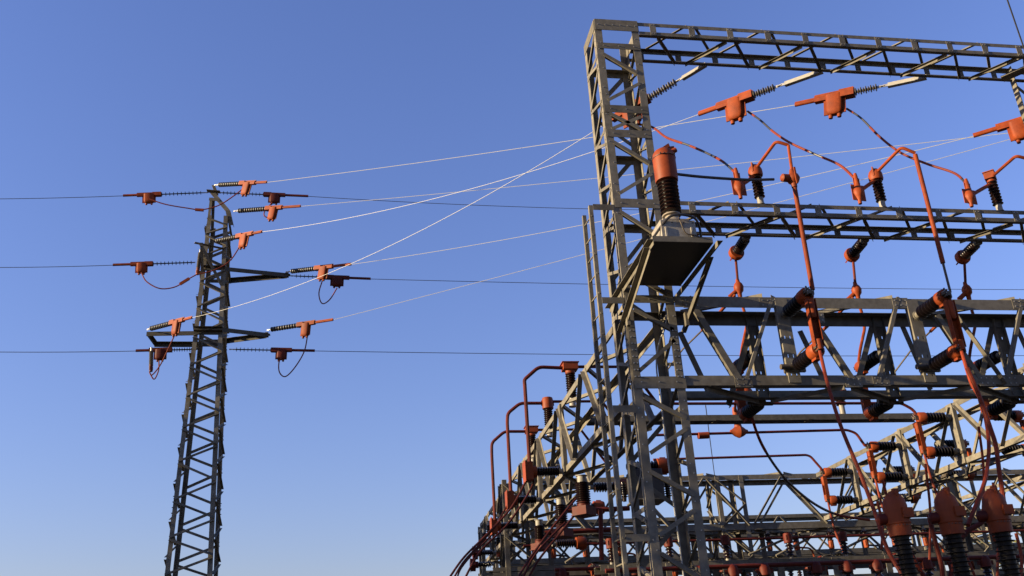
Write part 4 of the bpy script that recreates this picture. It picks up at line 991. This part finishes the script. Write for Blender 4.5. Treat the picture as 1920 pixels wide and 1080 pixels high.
for row, (y, h) in enumerate(((26.6, 3.75), (33.5, 4.6), (38.5, 5.2), (21.0, 3.0))):
    for k in range(9):
        x = (5.6, 6.5, 7.0, 7.6)[row]+k*(1.05 if row == 0 else .75 if row == 3 else 1.7)+(k//3)*.5
        support('ribbed bus support standing in the %s row, %s from the left' % (('near', 'middle', 'back', 'foremost')[row], ordn[k]), x, y, h)
    rod('bus_tube', 'horizontal red tube lying on the caps of the %s row of bus supports' % ('near', 'middle', 'back', 'foremost')[row], 'tube', [(5.4, y, h+1.13), (17 if row in (0, 3) else 24, y, h+1.13)], .05, 'red')

for k, x in enumerate((6.9, 9.4, 14.2, 16.7, 19.2)):
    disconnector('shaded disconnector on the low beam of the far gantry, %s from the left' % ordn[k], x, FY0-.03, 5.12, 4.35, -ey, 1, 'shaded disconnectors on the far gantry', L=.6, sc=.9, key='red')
for k, (x, y) in enumerate(((6.6, 24.9), (8.2, 24.9), (9.8, 24.9), (11.6, 24.9), (13.2, 24.9), (14.8, 24.9))):
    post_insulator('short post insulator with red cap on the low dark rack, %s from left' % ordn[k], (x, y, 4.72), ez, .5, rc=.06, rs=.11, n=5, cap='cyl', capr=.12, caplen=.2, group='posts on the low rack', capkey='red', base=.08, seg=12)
DG = warren('lattice_girder', 'second depth girder far right behind the right girder', 22.5, 23.4, 16.3, 36, 7.80, 6.30, 20.6, 2.70)
# a further gantry deep in the yard
dg = thing('steel_gantry', 'farthest low lattice gantry deep behind the yard', 'gantry', (16, 44, 0))
dgi = chordpair('girder', 8.4, 6.9, 5.5, 46, .15, dg, 44.0, 44.95)
x = 6
while x < 45:
    br(dgi, (x, 44.0, 8.3), (x+1.25, 44.0, 7.05), -ey, .10); br(dgi, (x+2.55, 44.0, 8.3), (x+1.4, 44.0, 7.05), -ey, .08); x += 2.65
for cx in (6.2, 16, 27, 38):
    cc = column(cx, cx+.95, 44, 44.95, 8.39, dg, bolts=False, w=.14)
    z = 6.7
    while z > .8: br(cc, (cx+.04, 44, z), (cx+.9, 44, z-.75), -ey, .08); br(cc, (cx+.9, 44, z-.8), (cx+.04, 44, z-1.5), -ey, .08); z -= 1.6

# ------------------------------------------------------------------ trees
M['leafA'] = mat('dry_yellow_green_leaves', (.09, .09, .015), .7, 0, 2, .45)
M['leafB'] = mat('dark_green_leaves', (.045, .075, .02), .7, 0, 2, .45)
M['bark'] = mat('bark', (.09, .065, .045), .9, 0, 6, .4, .5)
def tree(label, x, y, h, cr, leaf, nclump, seed, group=None, leaves=26, size=.16):
    rnd = random.Random(seed); t = thing('tree', label, 'tree', (x, y, 0), group)
    b = MB(); top = V((x+rnd.uniform(-.4, .4), y, h*.8)); pts = [V((x, y, 0)), V((x+.1, y, h*.25)), V((x-.05, y+.1, h*.5)), top]
    b.tube(spline(pts, 4), .2, 'bark', 8, rs=[.26*(1-i/14)+.02 for i in range(13)])
    cl = []
    for k in range(nclump):
        u = rnd.random()*2*math.pi; hh = rnd.uniform(.28, 1.0); rr = cr*math.sqrt(rnd.random())*(1-.55*abs(hh-.55)/.45)
        cl.append(V((x+math.cos(u)*rr, y+math.sin(u)*rr, h*hh)))
    for c in cl[::4]:
        z0 = max(h*.2, c.z-rnd.uniform(.6, 2)); b.tube([V((x, y, z0*.85)), V((x, y, z0)).lerp(c, .5)+ez*.1, c], .05, 'bark', 5, rs=[.07, .045, .015])
    b.build('trunk', t)
    b = MB()
    for c in cl:
        R = rnd.uniform(.35, .75)*cr/2.2
        for _ in range(leaves):
            d = V((rnd.gauss(0, 1), rnd.gauss(0, 1), rnd.gauss(0, .8))); o = c+d*R*.55
            a = V((rnd.gauss(0, 1), rnd.gauss(0, 1), rnd.gauss(0, 1))).normalized(); q = a.orthogonal().normalized(); s_ = size*rnd.uniform(.6, 1.4)
            b.add([o-a*s_, o+q*s_*.5, o+a*s_, o-q*s_*.5], [(0, 1, 2, 3)], leaf)
    b.build('crown', t); return t
tp = at(1850, 1015, Y=62)
tree('yellow green tree glimpsed between the breaker poles at the bottom right', tp.x, 62, tp.z, 2.4, 'leafA', 70, 3, size=.2)
tree('dark green tree behind the yard at the bottom right, beside the yellow one', tp.x+5.5, 64, tp.z-1.2, 2.4, 'leafB', 60, 5, size=.2)

# tall trees added unseen left of the frame, only to shade the lower yard
rnd = random.Random(11); b = MB(); hs = math.hypot(SDIR.x, SDIR.y); a_ = V((-SDIR.x/hs, -SDIR.y/hs, 0)); c_ = V((-a_.y, a_.x, 0))
q = -4.
while q < 42:
    H = (12.7 if q < 20 else 12.0 if q < 29 else 15.4)+rnd.uniform(-.7, .6); o = a_*(-18+rnd.uniform(-1.5, 1.5))+c_*q; cr = rnd.uniform(2.6, 3.4)
    b.tube([o, o+ez*H*.5, o+ez*H*.9], .2, 'bark', 8, rs=[.3, .18, .04])
    for k in range(150):
        hh = rnd.uniform(.18, 1); rr = cr*math.sqrt(rnd.random())*(1-.75*max(0, hh-.5)/.5); u = rnd.random()*6.283
        c = o+V((math.cos(u)*rr, math.sin(u)*rr, H*hh))
        for _ in range(16):
            p = c+V((rnd.gauss(0, .32), rnd.gauss(0, .32), rnd.gauss(0, .26))); aa = V((rnd.gauss(0, 1), rnd.gauss(0, 1), rnd.gauss(0, 1))).normalized(); qq = aa.orthogonal().normalized(); s_ = rnd.uniform(.12, .26)
            b.add([p-aa*s_, p+qq*s_*.6, p+aa*s_, p-qq*s_*.6], [(0, 1, 2, 3)], 'leafB')
    q += rnd.uniform(2.6, 3.9)
tag(b.build('added_tree_belt'), 'belt of leafy trees added outside the view to shade the lower yard', 'trees', kind='stuff')
